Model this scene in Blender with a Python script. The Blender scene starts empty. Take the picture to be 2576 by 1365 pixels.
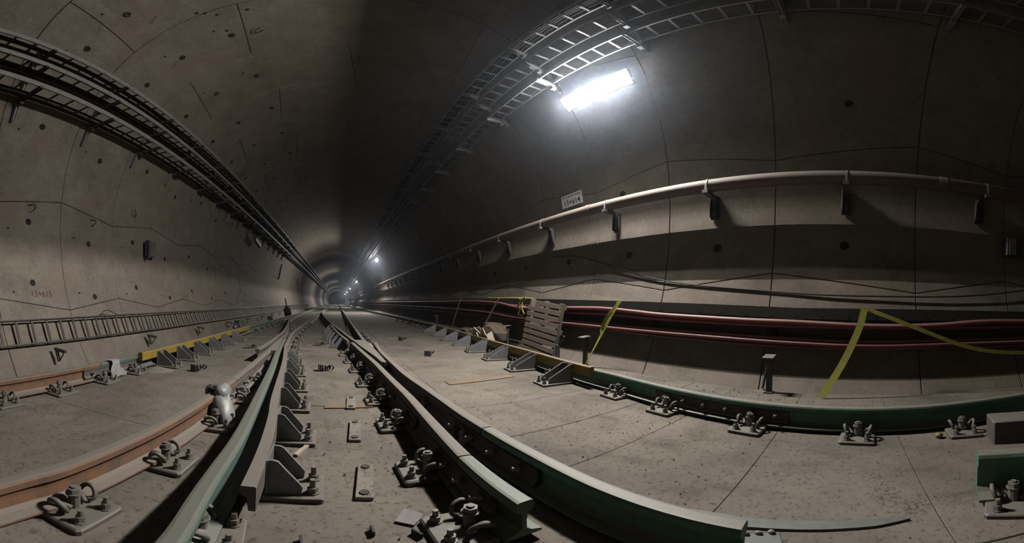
import bpy, bmesh, math, random
from mathutils import Vector, Matrix
PI = math.pi
R = math.radians
rng = random.Random(7)
C = bpy.context.scene.collection
scene = bpy.context.scene

# ------------------------------------------------------------------ camera, world, exposure
# A half-sphere panorama (equirectangular), as the photograph: 180 degrees across.
K = 2576 / PI
cam = bpy.data.cameras.new('camera')
cam.type = 'PANO'
cam.panorama_type = 'EQUIRECTANGULAR'
cam.longitude_min, cam.longitude_max = -PI / 2, PI / 2
cam.latitude_max = 779 / K
cam.latitude_min = -(1365 - 779) / K
cam.clip_start, cam.clip_end = 0.02, 900
camo = bpy.data.objects.new('camera', cam)
C.objects.link(camo)
_az, _el, _rho = (850 - 1288) / K, (779 - 760) / K, 0.014
_v = Vector((math.cos(_el) * math.sin(_az), math.cos(_el) * math.cos(_az), math.sin(_el)))
_up = Vector((0, 0, 1)) - _v * _v.z
_up.normalize()
_r = _v.cross(_up)
_up2 = _up * math.cos(_rho) + _r * math.sin(_rho)
_r2 = _r * math.cos(_rho) - _up * math.sin(_rho)
_M = Matrix((_r2, _v, _up2))                       # camera-frame (right, forward, up) -> world
_B = Matrix(((1, 0, 0), (0, 0, -1), (0, 1, 0)))    # blender camera axes -> (right, forward, up)
camo.matrix_world = (_M @ _B).to_4x4()
CAM_H = 0.89
camo.location = (0, 0, CAM_H)
scene.camera = camo
w = bpy.data.worlds.new('world')
scene.world = w
w.use_nodes = True
w.node_tree.nodes['Background'].inputs[0].default_value = (0, 0, 0, 1)
w.node_tree.nodes['Background'].inputs[1].default_value = 0
vs = scene.view_settings
vs.view_transform = 'Standard'
vs.look = 'None'
vs.exposure = 2.0
vs.gamma = 1
vs.use_curve_mapping = False
scene.cycles.max_bounces = 4
scene.cycles.diffuse_bounces = 2
scene.cycles.use_denoising = True
HAZE = 0.0016
LAMP_EMIT = 132.0
ADDED_STRIP_EMIT = LAMP_EMIT * 64  # strength of the strip added below each lamp


# ------------------------------------------------------------------ materials
def nodes(name):
    m = bpy.data.materials.new(name)
    m.use_nodes = True
    nt = m.node_tree
    return m, nt, nt.nodes['Principled BSDF']


def N(nt, t, **kw):
    n = nt.nodes.new(t)
    for k, v in kw.items():
        if hasattr(n, k):
            setattr(n, k, v)
        else:
            n.inputs[k].default_value = v
    return n


def ramp(nt, fac, stops):
    r = nt.nodes.new('ShaderNodeValToRGB')
    el = r.color_ramp.elements
    while len(el) < len(stops):
        el.new(0.5)
    for e, (p, c) in zip(el, stops):
        e.position = p
        e.color = (*c, 1) if len(c) == 3 else c
    nt.links.new(fac, r.inputs[0])
    return r.outputs[0]


def mix(nt, fac, a, b, mode='MIX'):
    m = nt.nodes.new('ShaderNodeMix')
    m.data_type = 'RGBA'
    m.blend_type = mode
    for sock, v in ((m.inputs[0], fac), (m.inputs[6], a), (m.inputs[7], b)):
        if isinstance(v, (int, float)):
            sock.default_value = v
        elif isinstance(v, tuple):
            sock.default_value = (*v, 1)
        else:
            nt.links.new(v, sock)
    return m.outputs[2]


def gpos(nt):
    return nt.nodes.new('ShaderNodeNewGeometry').outputs['Position']


def noise(nt, vec, scale, detail=4, rough=0.55, stretch=None):
    if stretch:
        mp = N(nt, 'ShaderNodeMapping')
        mp.inputs['Scale'].default_value = stretch
        nt.links.new(vec, mp.inputs[0])
        vec = mp.outputs[0]
    n = N(nt, 'ShaderNodeTexNoise')
    n.inputs['Scale'].default_value = scale
    n.inputs['Detail'].default_value = detail
    n.inputs['Roughness'].default_value = rough
    nt.links.new(vec, n.inputs['Vector'])
    return n.outputs['Fac']


def bump(nt, b, h, dist, strength=0.6):
    bp = N(nt, 'ShaderNodeBump')
    bp.inputs['Strength'].default_value = strength
    bp.inputs['Distance'].default_value = dist
    nt.links.new(h, bp.inputs['Height'])
    nt.links.new(bp.outputs[0], b.inputs['Normal'])


ALB = 0.30     # all surface colours scaled down so that little light bounces back


def sc(c):
    return tuple(x * ALB for x in c)


DUST = (0.355, 0.315, 0.262)


def concrete(name, col, patch, fine=0.25):
    col, patch = sc(col), sc(patch)
    m, nt, b = nodes(name)
    p = gpos(nt)
    n1 = noise(nt, p, 0.9, 6, 0.6)
    n2 = noise(nt, p, 14, 5, 0.7)
    n3 = noise(nt, p, 2.4, 3, 0.5)
    c = ramp(nt, n1, [(0.32, tuple(x * 0.66 for x in col)), (0.50, col), (0.66, tuple(x * 1.14 for x in patch))])
    c = mix(nt, 0.40, c, ramp(nt, n3, [(0.38, tuple(x * 0.6 for x in col)), (0.62, tuple(min(1, x * 1.2) for x in col))]))
    c = mix(nt, fine, c, ramp(nt, n2, [(0.3, sc((0.05, 0.045, 0.04))), (0.6, tuple(min(1, x * 1.25) for x in col))]), 'MIX')
    n7 = noise(nt, p, 7.5, 7, 0.75)
    c = mix(nt, ramp(nt, n7, [(0.60, (0, 0, 0)), (0.72, (0.5, 0.5, 0.5))]), c, tuple(min(1, x * 1.7) for x in col))
    n8 = noise(nt, p, 1.6, 3, 0.5, (1.0, 1.0, 0.5))
    c = mix(nt, ramp(nt, n8, [(0.50, (0, 0, 0)), (0.68, (0.55, 0.55, 0.55))]), c, (col[0] * 0.98, col[1] * 0.87, col[2] * 0.88))
    nt.links.new(c, b.inputs['Base Color'])
    b.inputs['Roughness'].default_value = 0.85
    b.inputs['Specular IOR Level'].default_value = 0.25
    bump(nt, b, n2, 0.004, 0.5)
    return m


def floor_mat(name, col):
    col = sc(col)
    m, nt, b = nodes(name)
    p = gpos(nt)
    n1 = noise(nt, p, 1.1, 6, 0.62)
    n2 = noise(nt, p, 30, 5, 0.75)
    n4 = noise(nt, p, 5.5, 4, 0.6, (1.0, 0.45, 1.0))
    c = ramp(nt, n1, [(0.34, tuple(x * 0.70 for x in col)), (0.5, col), (0.64, tuple(x * 1.22 for x in col))])
    sp = ramp(nt, n2, [(0.36, (0.08, 0.07, 0.055)), (0.46, (1, 1, 1))])
    sp2 = ramp(nt, n4, [(0.28, (0.45, 0.42, 0.38)), (0.45, (1, 1, 1))])
    c = mix(nt, 0.55, c, sp, 'MULTIPLY')
    c = mix(nt, 0.6, c, sp2, 'MULTIPLY')
    n5 = noise(nt, p, 2.1, 8, 0.72)
    n6 = noise(nt, p, 60, 3, 0.7)
    ml = N(nt, 'ShaderNodeMath', operation='MULTIPLY')
    nt.links.new(ramp(nt, n5, [(0.52, (0, 0, 0)), (0.66, (1, 1, 1))]), ml.inputs[0])
    nt.links.new(ramp(nt, n6, [(0.42, (1, 1, 1)), (0.52, (0.1, 0.1, 0.1))]), ml.inputs[1])
    c = mix(nt, ml.outputs[0], c, tuple(x * 0.38 for x in col))
    nt.links.new(c, b.inputs['Base Color'])
    b.inputs['Roughness'].default_value = 0.92
    b.inputs['Specular IOR Level'].default_value = 0.15
    bump(nt, b, n2, 0.006, 0.7)
    return m


def dusty(name, col, col2=None, metal=0.0, rough=0.7, dust=0.85, lo=0.35, hi=0.85, scale=9.0, dcol=DUST):
    """a painted or rusty surface with cement dust lying on the faces that look up"""
    col, dcol = sc(col), sc(dcol)
    col2 = sc(col2) if col2 else None
    m, nt, b = nodes(name)
    g = nt.nodes.new('ShaderNodeNewGeometry')
    p = g.outputs['Position']
    n1 = noise(nt, p, scale, 5, 0.65)
    n2 = noise(nt, p, 45, 3, 0.6)
    col2 = col2 or tuple(x * 0.55 for x in col)
    c = ramp(nt, n1, [(0.36, col2), (0.6, col)])
    s = nt.nodes.new('ShaderNodeSeparateXYZ')
    nt.links.new(g.outputs['Normal'], s.inputs[0])
    mr = N(nt, 'ShaderNodeMapRange')
    mr.inputs['From Min'].default_value = lo
    mr.inputs['From Max'].default_value = hi
    mr.inputs['To Max'].default_value = dust
    nt.links.new(s.outputs[2], mr.inputs['Value'])
    ma = N(nt, 'ShaderNodeMath', operation='MULTIPLY')
    nt.links.new(mr.outputs[0], ma.inputs[0])
    nt.links.new(ramp(nt, n2, [(0.2, (0.75,) * 3), (0.5, (1, 1, 1))]), ma.inputs[1])
    ad = N(nt, 'ShaderNodeMath', operation='ADD')
    ad.use_clamp = True
    nt.links.new(ma.outputs[0], ad.inputs[0])
    ad.inputs[1].default_value = 0.10 if dust > 0 else 0.0
    c = mix(nt, ad.outputs[0], c, dcol)
    nt.links.new(c, b.inputs['Base Color'])
    b.inputs['Metallic'].default_value = metal
    b.inputs['Roughness'].default_value = rough
    bump(nt, b, n2, 0.0015, 0.4)
    return m


def plain(name, col, rough=0.6, metal=0.0):
    col = sc(col)
    m, nt, b = nodes(name)
    n1 = noise(nt, gpos(nt), 20, 4, 0.6)
    c = ramp(nt, n1, [(0.3, tuple(x * 0.75 for x in col)), (0.6, col)])
    nt.links.new(c, b.inputs['Base Color'])
    b.inputs['Roughness'].default_value = rough
    b.inputs['Metallic'].default_value = metal
    return m


def emit(name, col, strength):
    m, nt, b = nodes(name)
    b.inputs['Base Color'].default_value = (0.8, 0.8, 0.8, 1)
    b.inputs['Emission Color'].default_value = (*col, 1)
    b.inputs['Emission Strength'].default_value = strength
    return m


M = {
    'lining': concrete('lining_concrete', (0.445, 0.39, 0.315), (0.46, 0.395, 0.345)),
    'joint': plain('joint_gasket', (0.05, 0.045, 0.04), 0.9),
    'floor': floor_mat('track_concrete', (0.34, 0.302, 0.250)),
    'floor_dark': floor_mat('track_concrete_old', (0.31, 0.275, 0.23)),
    'gap': plain('floor_joint_dirt', (0.25, 0.22, 0.18), 0.95),
    'rust_rail': dusty('rusty_orange_rail', (0.36, 0.145, 0.05), (0.17, 0.10, 0.07), rough=0.85, lo=0.3, hi=0.75),
    'brown_rail': dusty('brown_rail', (0.115, 0.065, 0.045), (0.07, 0.045, 0.035), rough=0.75),
    'green_rail': dusty('green_painted_rail', (0.09, 0.40, 0.25), (0.09, 0.24, 0.155), rough=0.6),
    'mint_rail': dusty('mint_dusted_rail', (0.11, 0.25, 0.20), (0.12, 0.19, 0.155), rough=0.6, dust=0.92, lo=0.2, hi=0.7, dcol=(0.285, 0.292, 0.25)),
    'mint2_rail': dusty('pale_green_rail', (0.16, 0.24, 0.13), (0.10, 0.13, 0.07), rough=0.6, dust=0.8, dcol=(0.31, 0.35, 0.28)),
    'grey_rail': dusty('grey_dusted_rail', (0.20, 0.165, 0.14), (0.13, 0.105, 0.09), rough=0.8),
    'teal_rail': dusty('teal_painted_rail', (0.10, 0.22, 0.17), (0.12, 0.18, 0.14), rough=0.7, dust=0.7),
    'yellow': dusty('yellow_painted_steel', (0.60, 0.40, 0.012), (0.42, 0.27, 0.02), rough=0.55, lo=0.5, hi=0.9),
    'blue_grey': dusty('blue_grey_steel', (0.30, 0.315, 0.335), (0.21, 0.22, 0.23), rough=0.6, dust=0.7),
    'steel': dusty('galvanised_steel', (0.62, 0.63, 0.64), (0.48, 0.48, 0.49), metal=0.1, rough=0.45, dust=0.5),
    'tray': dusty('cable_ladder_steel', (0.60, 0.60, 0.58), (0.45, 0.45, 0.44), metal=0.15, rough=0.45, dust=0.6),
    'tray_brown_shade': dusty('brown_shaded_ladder_steel', (0.15, 0.115, 0.095), (0.10, 0.08, 0.07), metal=0.2, rough=0.6, dust=0.7),  # brown arms; also shade put into the colour of left wall-side rails
    'tray_green': dusty('dark_green_tray', (0.055, 0.07, 0.06), (0.035, 0.045, 0.04), rough=0.5, dust=0.7),
    'low_ladder': dusty('dull_dark_ladder', (0.10, 0.085, 0.075), (0.05, 0.045, 0.04), rough=0.6, dust=0.35),
    'black': plain('black_rubber', (0.012, 0.012, 0.012), 0.7),
    'dark_steel': dusty('dark_bracket_steel', (0.05, 0.05, 0.045), (0.03, 0.03, 0.03), rough=0.6, dust=0.4),
    'hole_dark': plain('painted_hole_dark', (0.03, 0.027, 0.024), 1.0),
    'fastener': dusty('dusty_fastener_steel', (0.17, 0.15, 0.13), (0.10, 0.09, 0.08), rough=0.7, dust=0.7),
    'bolt': dusty('bolt_steel', (0.42, 0.40, 0.36), (0.24, 0.22, 0.20), rough=0.6, dust=0.6, metal=0.2),
    'fish': dusty('brown_fishplate', (0.09, 0.05, 0.04), (0.06, 0.035, 0.03), rough=0.7, dust=0.7),
    'fishgrey': dusty('grey_fishplate', (0.21, 0.17, 0.155), (0.13, 0.105, 0.1), rough=0.7, dust=0.7),
    'pipe': dusty('dusted_red_pipe', (0.33, 0.20, 0.165), (0.26, 0.15, 0.125), rough=0.7, dust=0.95, lo=-0.05, hi=0.35, dcol=(0.36, 0.32, 0.27)),
    'red_cable': dusty('red_cable_sheath', (0.55, 0.09, 0.085), (0.45, 0.07, 0.07), rough=0.55, dust=0.75, lo=-0.1, hi=0.8, dcol=(0.46, 0.30, 0.275)),
    'tape': plain('yellow_barrier_tape', (0.62, 0.58, 0.10), 0.45),
    'wood': plain('dusty_pale_wood', (0.47, 0.38, 0.30), 0.85),
    'card': plain('pale_cardboard', (0.85, 0.70, 0.56), 0.85),
    'sack': plain('brown_dirt_sack', (0.16, 0.11, 0.07), 0.9),
    'plastic': plain('grey_plastic_film', (0.46, 0.47, 0.46), 0.5),
    'white': plain('white_cloth', (0.55, 0.53, 0.52), 0.8),
    'paper': plain('grey_paper', (0.42, 0.38, 0.37), 0.8),
    'sign': plain('white_sign_face', (2.6, 2.6, 2.7), 0.4),
    'ink': plain('black_ink', (0.02, 0.02, 0.02), 0.6),
    'redpaint': plain('faded_red_paint', (0.23, 0.085, 0.10), 0.8),
    'label': plain('pale_marking_strip', (0.30, 0.28, 0.22), 0.8),
    'box_green': plain('green_grey_box', (0.10, 0.125, 0.125), 0.5),
    'insul': plain('yellow_insulator', (0.40, 0.32, 0.10), 0.6),
    'rebar': plain('rusty_rebar', (0.07, 0.05, 0.04), 0.8),
    'sand': floor_mat('pale_sand', (0.44, 0.40, 0.34)),
    'flatbar': plain('pale_green_grey_bar', (0.26, 0.285, 0.26), 0.6),
    'stain': plain('orange_rust_stain', (0.36, 0.26, 0.155), 0.95),
    'lamp': emit('lamp_diffuser', (1.0, 0.965, 0.92), LAMP_EMIT),
    'added_strip': emit('added_lower_strip', (1.0, 0.955, 0.90), ADDED_STRIP_EMIT),
    'lampfar': emit('far_lamp_diffuser', (1.0, 0.98, 0.97), LAMP_EMIT * 1.6),
    'housing': plain('white_lamp_housing', (0.55, 0.56, 0.58), 0.5),
    'board': plain('grey_lamp_body', (0.22, 0.24, 0.27), 0.5),
}


# ------------------------------------------------------------------ mesh helpers
class MB:
    """collects shapes and links them as ONE mesh object"""

    def __init__(self):
        self.v, self.f = [], []

    def add(self, vs_, fs):
        o = len(self.v)
        self.v += [tuple(x) for x in vs_]
        self.f += [tuple(i + o for i in f) for f in fs]

    def box(self, c, s, rz=0.0, m=None, ch=0.0):
        """box with chamfered vertical and top edges (ch) or plain"""
        hx, hy, hz = s[0] / 2, s[1] / 2, s[2] / 2
        if ch <= 0:
            vv = [Vector((x, y, z)) for z in (-hz, hz) for x, y in ((-hx, -hy), (hx, -hy), (hx, hy), (-hx, hy))]
            ff = [(3, 2, 1, 0), (4, 5, 6, 7), (0, 1, 5, 4), (1, 2, 6, 5), (2, 3, 7, 6), (3, 0, 4, 7)]
        else:
            def ring(z, d):
                return [Vector((x, y, z)) for x, y in ((-hx + d + ch, -hy + d), (hx - d - ch, -hy + d), (hx - d, -hy + d + ch), (hx - d, hy - d - ch),
                                                       (hx - d - ch, hy - d), (-hx + d + ch, hy - d), (-hx + d, hy - d - ch), (-hx + d, -hy + d + ch))]
            vv = ring(-hz, 0) + ring(hz - ch * 0.6, 0) + ring(hz, ch * 0.6)
            ff = [tuple(range(7, -1, -1)), tuple(range(16, 24))]
            for k in (0, 8):
                ff += [(k + i, k + (i + 1) % 8, k + 8 + (i + 1) % 8, k + 8 + i) for i in range(8)]
        rot = Matrix.Rotation(rz, 3, 'Z')
        if m is not None:
            rot = m
        self.add([Vector(c) + rot @ p for p in vv], ff)

    def bar(self, a, b, wd, th, up=(0, 0, 1)):
        """rectangular bar from a to b, wd across, th along up"""
        a, b = Vector(a), Vector(b)
        t = (b - a).normalized()
        s = t.cross(Vector(up))
        if s.length < 1e-5:
            s = t.cross(Vector((1, 0, 0)))
        s.normalize()
        u = s.cross(t)
        vv = []
        for p in (a, b):
            vv += [p - s * wd / 2 - u * th / 2, p + s * wd / 2 - u * th / 2, p + s * wd / 2 + u * th / 2, p - s * wd / 2 + u * th / 2]
        self.add(vv, [(0, 1, 2, 3), (7, 6, 5, 4), (4, 5, 1, 0), (5, 6, 2, 1), (6, 7, 3, 2), (7, 4, 0, 3)])

    def tube(self, pts, r, n=8, caps=True):
        pts = [Vector(p) for p in pts]
        rs = r if isinstance(r, (list, tuple)) else [r] * len(pts)
        vv, ff = [], []
        pu = None
        for i, p in enumerate(pts):
            t = (pts[min(i + 1, len(pts) - 1)] - pts[max(i - 1, 0)]).normalized()
            u = Vector((0, 0, 1)) if pu is None else pu
            u = u - t * u.dot(t)
            if u.length < 1e-3:
                u = Vector((1, 0, 0)) - t * t.x
            u.normalize()
            pu = u
            s = t.cross(u)
            for k in range(n):
                a = 2 * PI * k / n
                vv.append(p + (u * math.cos(a) + s * math.sin(a)) * rs[i])
        for i in range(len(pts) - 1):
            for k in range(n):
                ff.append((i * n + k, i * n + (k + 1) % n, (i + 1) * n + (k + 1) % n, (i + 1) * n + k))
        if caps:
            ff.append(tuple(range(n - 1, -1, -1)))
            ff.append(tuple(len(vv) - n + k for k in range(n)))
        self.add(vv, ff)

    def cyl(self, c, r, h, n=8, r2=None, a0=0.0):
        r2 = r if r2 is None else r2
        vv = [Vector(c) + Vector((q * math.cos(a0 + 2 * PI * k / n), q * math.sin(a0 + 2 * PI * k / n), z)) for q, z in ((r, 0), (r2, h)) for k in range(n)]
        self.add(vv, [tuple(range(n - 1, -1, -1)), tuple(range(n, 2 * n))] + [(k, (k + 1) % n, n + (k + 1) % n, n + k) for k in range(n)])

    def sweep(self, prof, path, caps=True):
        """closed profile (side, height) swept along a path; side is to the right of travel, height is world up"""
        path = [Vector(p) for p in path]
        n = len(prof)
        vv, ff = [], []
        for i, p in enumerate(path):
            a, b = path[max(i - 1, 0)], path[min(i + 1, len(path) - 1)]
            t = b - a
            t.z = 0
            t.normalize()
            s = Vector((t.y, -t.x, 0))
            for u, h in prof:
                vv.append(p + s * u + Vector((0, 0, h)))
        for i in range(len(path) - 1):
            for k in range(n):
                ff.append((i * n + k, (i + 1) * n + k, (i + 1) * n + (k + 1) % n, i * n + (k + 1) % n))
        if caps:
            ff.append(tuple(range(n)))
            ff.append(tuple(len(vv) - 1 - k for k in range(n)))
        self.add(vv, ff)

    def extrude(self, poly, d0, d1, frame):
        """planar polygon (a,b) extruded from d0 to d1; frame = (origin, ua, ub, un)"""
        o, ua, ub, un = [Vector(x) for x in frame]
        n = len(poly)
        vv = [o + ua * a + ub * b + un * d for d in (d0, d1) for a, b in poly]
        self.add(vv, [tuple(range(n - 1, -1, -1)), tuple(range(n, 2 * n))] + [(k, (k + 1) % n, n + (k + 1) % n, n + k) for k in range(n)])

    def mesh(self, name, mat, smooth=False):
        me = bpy.data.meshes.new(name)
        me.from_pydata(self.v, [], self.f)
        bm = bmesh.new()
        bm.from_mesh(me)
        bmesh.ops.recalc_face_normals(bm, faces=bm.faces)
        bm.to_mesh(me)
        bm.free()
        if smooth:
            me.shade_smooth()
        me.materials.append(mat)
        return me

    def build(self, name, mat, parent=None, smooth=False, label=None):
        o = bpy.data.objects.new(name, self.mesh(name, mat, smooth))
        C.objects.link(o)
        if parent:
            o.parent = parent
        if label:
            o['label'] = label
        return o


def tag(o, label, cat, group=None, kind=None):
    o['label'] = label
    o['category'] = cat
    if group:
        o['group'] = group
    if kind:
        o['kind'] = kind
    return o


def thing(name, label, cat, loc=(0, 0, 0), rz=0.0, group=None):
    o = bpy.data.objects.new(name, None)
    o.empty_display_size = 0.05
    C.objects.link(o)
    o.location = loc
    o.rotation_euler = (0, 0, rz)
    return tag(o, label, cat, group)


def children_of(o):
    return KIDS.get(o.name, [])


KIDS = {}


def reg(parent, *kids):
    KIDS.setdefault(parent.name, []).extend(kids)


def copy_tree(src, loc, rz, label):
    r = src.copy()
    C.objects.link(r)
    r.location = loc
    r.rotation_euler = (0, 0, rz)
    r['label'] = label
    for ch in src.children:
        c = ch.copy()
        C.objects.link(c)
        c.parent = r
    return r


ORD = ['first', 'second', 'third', 'fourth', 'fifth', 'sixth', 'seventh', 'eighth', 'ninth', 'tenth', 'eleventh', 'twelfth', 'thirteenth', 'fourteenth', 'fifteenth', 'sixteenth']


def catmull(pts, per=6):
    pts = [Vector(p) for p in pts]
    if len(pts) < 3:
        return pts
    out = []
    P = [pts[0] * 2 - pts[1]] + pts + [pts[-1] * 2 - pts[-2]]
    for i in range(1, len(P) - 2):
        p0, p1, p2, p3 = P[i - 1:i + 3]
        for k in range(per):
            t = k / per
            out.append(0.5 * ((2 * p1) + (p2 - p0) * t + (2 * p0 - 5 * p1 + 4 * p2 - p3) * t * t + (3 * p1 - p0 - 3 * p2 + p3) * t ** 3))
    out.append(pts[-1])
    return out


def at_y(path, y):
    """x of a (x,y) polyline at y"""
    for a, b in zip(path, path[1:]):
        lo, hi = min(a[1], b[1]), max(a[1], b[1])
        if lo <= y <= hi and hi > lo:
            t = (y - a[1]) / (b[1] - a[1])
            return a[0] + (b[0] - a[0]) * t
    return path[0][0] if abs(y - path[0][1]) < abs(y - path[-1][1]) else path[-1][0]


def structure(o):
    o['kind'] = 'structure'
    return o


# ------------------------------------------------------------------ tunnel lining
TR, TX, TZ = 4.4, -0.25, 2.2
YS = [-6.4, -4.9, -3.4, -2.1, -0.82, 1.0, 2.6, 4.09, 5.61]
while YS[-1] < 36:
    YS.append(YS[-1] + 1.53)


def cpt(ang, r, y):
    return Vector((TX + r * math.cos(ang), y, TZ + r * math.sin(ang)))


A_ODD = [-32, -12, 12, 60, 106, 150, 173.5, 198, 216]
A_EVEN = [-32, -12, 12, 40, 84, 126, 173.5, 198, 216]
# backing shell in three pieces, the far tunnel goes on beyond the built rings and bends gently
FAR_Y = [YS[-1], 45, 60, 80, 110, 150, 200, 240, 280, 330]


def far_dx(y):
    return 0.0 if y < 150 else -0.00055 * (y - 150) ** 2


def shell(name, a0, a1, n):
    mb = MB()
    ys = [(YS[0], TR + 0.05), (YS[-1], TR + 0.05)] + [(y, TR) for y in FAR_Y]
    rows = []
    for y, r in ys:
        rows.append([cpt(R(a0 + (a1 - a0) * k / n), r, y) + Vector((far_dx(y), 0, 0)) for k in range(n + 1)])
    vv = [p for row in rows for p in row]
    ff = []
    for i in range(len(rows) - 1):
        for k in range(n):
            ff.append((i * (n + 1) + k, (i + 1) * (n + 1) + k, (i + 1) * (n + 1) + k + 1, i * (n + 1) + k + 1))
    mb.add(vv, ff)
    o = structure(mb.build(name, M['lining'], smooth=True))
    return o


wall_right = shell('wall_right', -34, 50, 22)
ceiling = shell('ceiling', 50, 128, 20)
wall_left = shell('wall_left', 128, 218, 22)


def segment(i, a0, a1, tilt0, tilt1, parent):
    """one precast lining segment: curved panel with its own bevelled edge standing proud of the joints"""
    y0, y1 = YS[i], YS[i + 1]
    n = max(3, int((a1 - a0) / 3.2))
    g = 0.004
    vv, ff = [], []

    def row(y, inset, r, frac):
        out = []
        b0 = a0 + tilt0 * (frac - 0.5)
        b1 = a1 + tilt1 * (frac - 0.5)
        d = math.degrees(inset / TR)
        for k in range(n + 1):
            out.append(cpt(R(b0 + d + (b1 - b0 - 2 * d) * k / n), r, y))
        return out
    e = 0.006
    rows = [row(y0 + g, g, TR + 0.05, 0), row(y0 + g, g, TR + 0.010, 0), row(y0 + g + e, g + e, TR, 0), row(y1 - g - e, g + e, TR, 1), row(y1 - g, g, TR + 0.010, 1), row(y1 - g, g, TR + 0.05, 1)]
    for r_ in rows:
        vv += r_
    m = n + 1
    for q in range(5):
        for k in range(n):
            ff.append((q * m + k, (q + 1) * m + k, (q + 1) * m + k + 1, q * m + k + 1))
    # side edges
    for k in (0, n):
        ff.append((0 * m + k, 1 * m + k, 4 * m + k, 5 * m + k))
        ff.append((1 * m + k, 2 * m + k, 3 * m + k, 4 * m + k))
    mb = MB()
    mb.add(vv, ff)
    o = mb.build('lining_segment', M['lining'], parent)
    return o


for i in range(len(YS) - 1):
    A = A_ODD if i % 2 else A_EVEN
    sg = -1 if i % 2 else 1
    for j in range(len(A) - 1):
        mid = (A[j] + A[j + 1]) / 2
        par = wall_right if mid < 50 else (wall_left if mid > 128 else ceiling)

        def tl(k):
            if k in (0, len(A) - 1):
                return 0
            return sg * (3.0 if k % 2 else -3.0)
        segment(i, A[j], A[j + 1], tl(j), tl(j + 1), par)

# grouting sockets (flat discs, the shade of the hole painted on) and their small anchor dots in the lining
POCK = MB()
for k in range(14):
    a = 2 * PI * k / 14
pocket_meshes = {}


def pocket(ang, y, r, parent, name='grout_socket'):
    key = round(r, 3)
    if key not in pocket_meshes:
        mb = MB()
        n = 14
        ring = []
        for rr, h in ((r * 1.10, 0.0), (r * 1.06, 0.004), (r * 0.96, 0.004), (r * 0.9, 0.001)):
            ring += [Vector((rr * math.cos(2 * PI * q / n), rr * math.sin(2 * PI * q / n), h)) for q in range(n)]
        ff = [(q * n + k, q * n + (k + 1) % n, (q + 1) * n + (k + 1) % n, (q + 1) * n + k) for q in range(3) for k in range(n)] + [tuple(3 * n + k for k in range(n))]
        mb.add(ring, ff)
        pocket_meshes[key] = mb.mesh(name, M['hole_dark'])
    o = bpy.data.objects.new(name, pocket_meshes[key])
    C.objects.link(o)
    nrm = -Vector((math.cos(ang), 0, math.sin(ang)))
    o.matrix_world = Matrix.Translation(cpt(ang, TR - 0.004, y)) @ nrm.to_track_quat('Z', 'Y').to_matrix().to_4x4()
    o.parent = parent
    return o


def wall_ang(x, z):
    return math.atan2(z - TZ, x - TX)


for i in range(4, 16):
    yc = (YS[i] + YS[i + 1]) / 2
    if yc > 2:
        for a in (156.2, 180, 194.5):
            pocket(R(a + (1.6 if i % 2 else -1.6)), yc, 0.055, wall_left)
            pocket(R(a + 0.6), yc - 0.42, 0.018, wall_left, 'anchor_dot')
        for a in (121.2, 132.5, 109):
            pocket(R(a), yc + 0.02, 0.055, ceiling if a < 128 else wall_left)
            pocket(R(a + 2.6), yc - 0.25, 0.02, ceiling if a < 128 else wall_left, 'anchor_dot')
    pocket(R(-5.6), yc, 0.055, wall_right)
pocket(R(8.6), 3.5, 0.055, wall_right)
pocket(R(21.2), 0.08, 0.05, wall_right)
for x, y, z in ((-1.88, 4.02, 6.29), (-1.79, 4.09, 6.32), (-1.67, 4.22, 6.36), (-1.70, 4.70, 6.35), (-1.27, 4.3, 6.48)):
    pocket(wall_ang(x, z), y, 0.025, ceiling, 'anchor_dot')

# pale marking strips left in the casting, pieces of the lining
for x, y, z, rot in ((-2.92, 3.29, 5.70, 0.5), (-2.70, 4.93, 5.86, 0.5), (-2.69, 6.49, 5.86, 0.5), (-2.37, 3.74, 6.05, 0.5), (-4.55, 4.75, 3.3, 0.1), (-4.59, 6.43, 2.93, 0.1), (-4.59, 8.04, 2.95, 0.1)):
    mb = MB()
    mb.box((0, 0, 0), (0.055, 0.20, 0.006), ch=0.002)
    o = mb.build('marking_strip', M['label'], wall_left if x < -2.95 else ceiling)
    a = wall_ang(x, z)
    nrm = -Vector((math.cos(a), 0, math.sin(a)))
    tang = Vector((-math.sin(a), 0, math.cos(a)))
    yv = (tang * math.cos(rot) + Vector((0, 1, 0)) * math.sin(rot)).normalized()
    xv = yv.cross(nrm)
    o.matrix_world = Matrix.Translation(cpt(a, TR - 0.004, y)) @ Matrix((xv, yv, nrm)).transposed().to_4x4()

# ------------------------------------------------------------------ floor
FX0, FX1 = -4.06, 3.56
mb = MB()
mb.add([(-2.70, -7, -0.010), (FX1, -7, -0.010), (FX1, 40, -0.010), (-2.70, 40, -0.010), (-2.70, -7, -0.38), (-3.92, -7, -0.38), (-3.92, 40, -0.38), (-2.70, 40, -0.38)], [(0, 1, 2, 3), (0, 3, 7, 4), (4, 7, 6, 5)])
for y0, y1 in zip([40] + FAR_Y[2:], FAR_Y[2:]):
    d0, d1 = far_dx(y0), far_dx(y1)
    mb.add([(FX0 + d0, y0, 0), (FX1 + d0, y0, 0), (FX1 + d1, y1, 0), (FX0 + d1, y1, 0)], [(0, 1, 2, 3)])
floor = structure(mb.build('floor', M['gap']))
floor.data.materials[0] = M['floor_dark']


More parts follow.
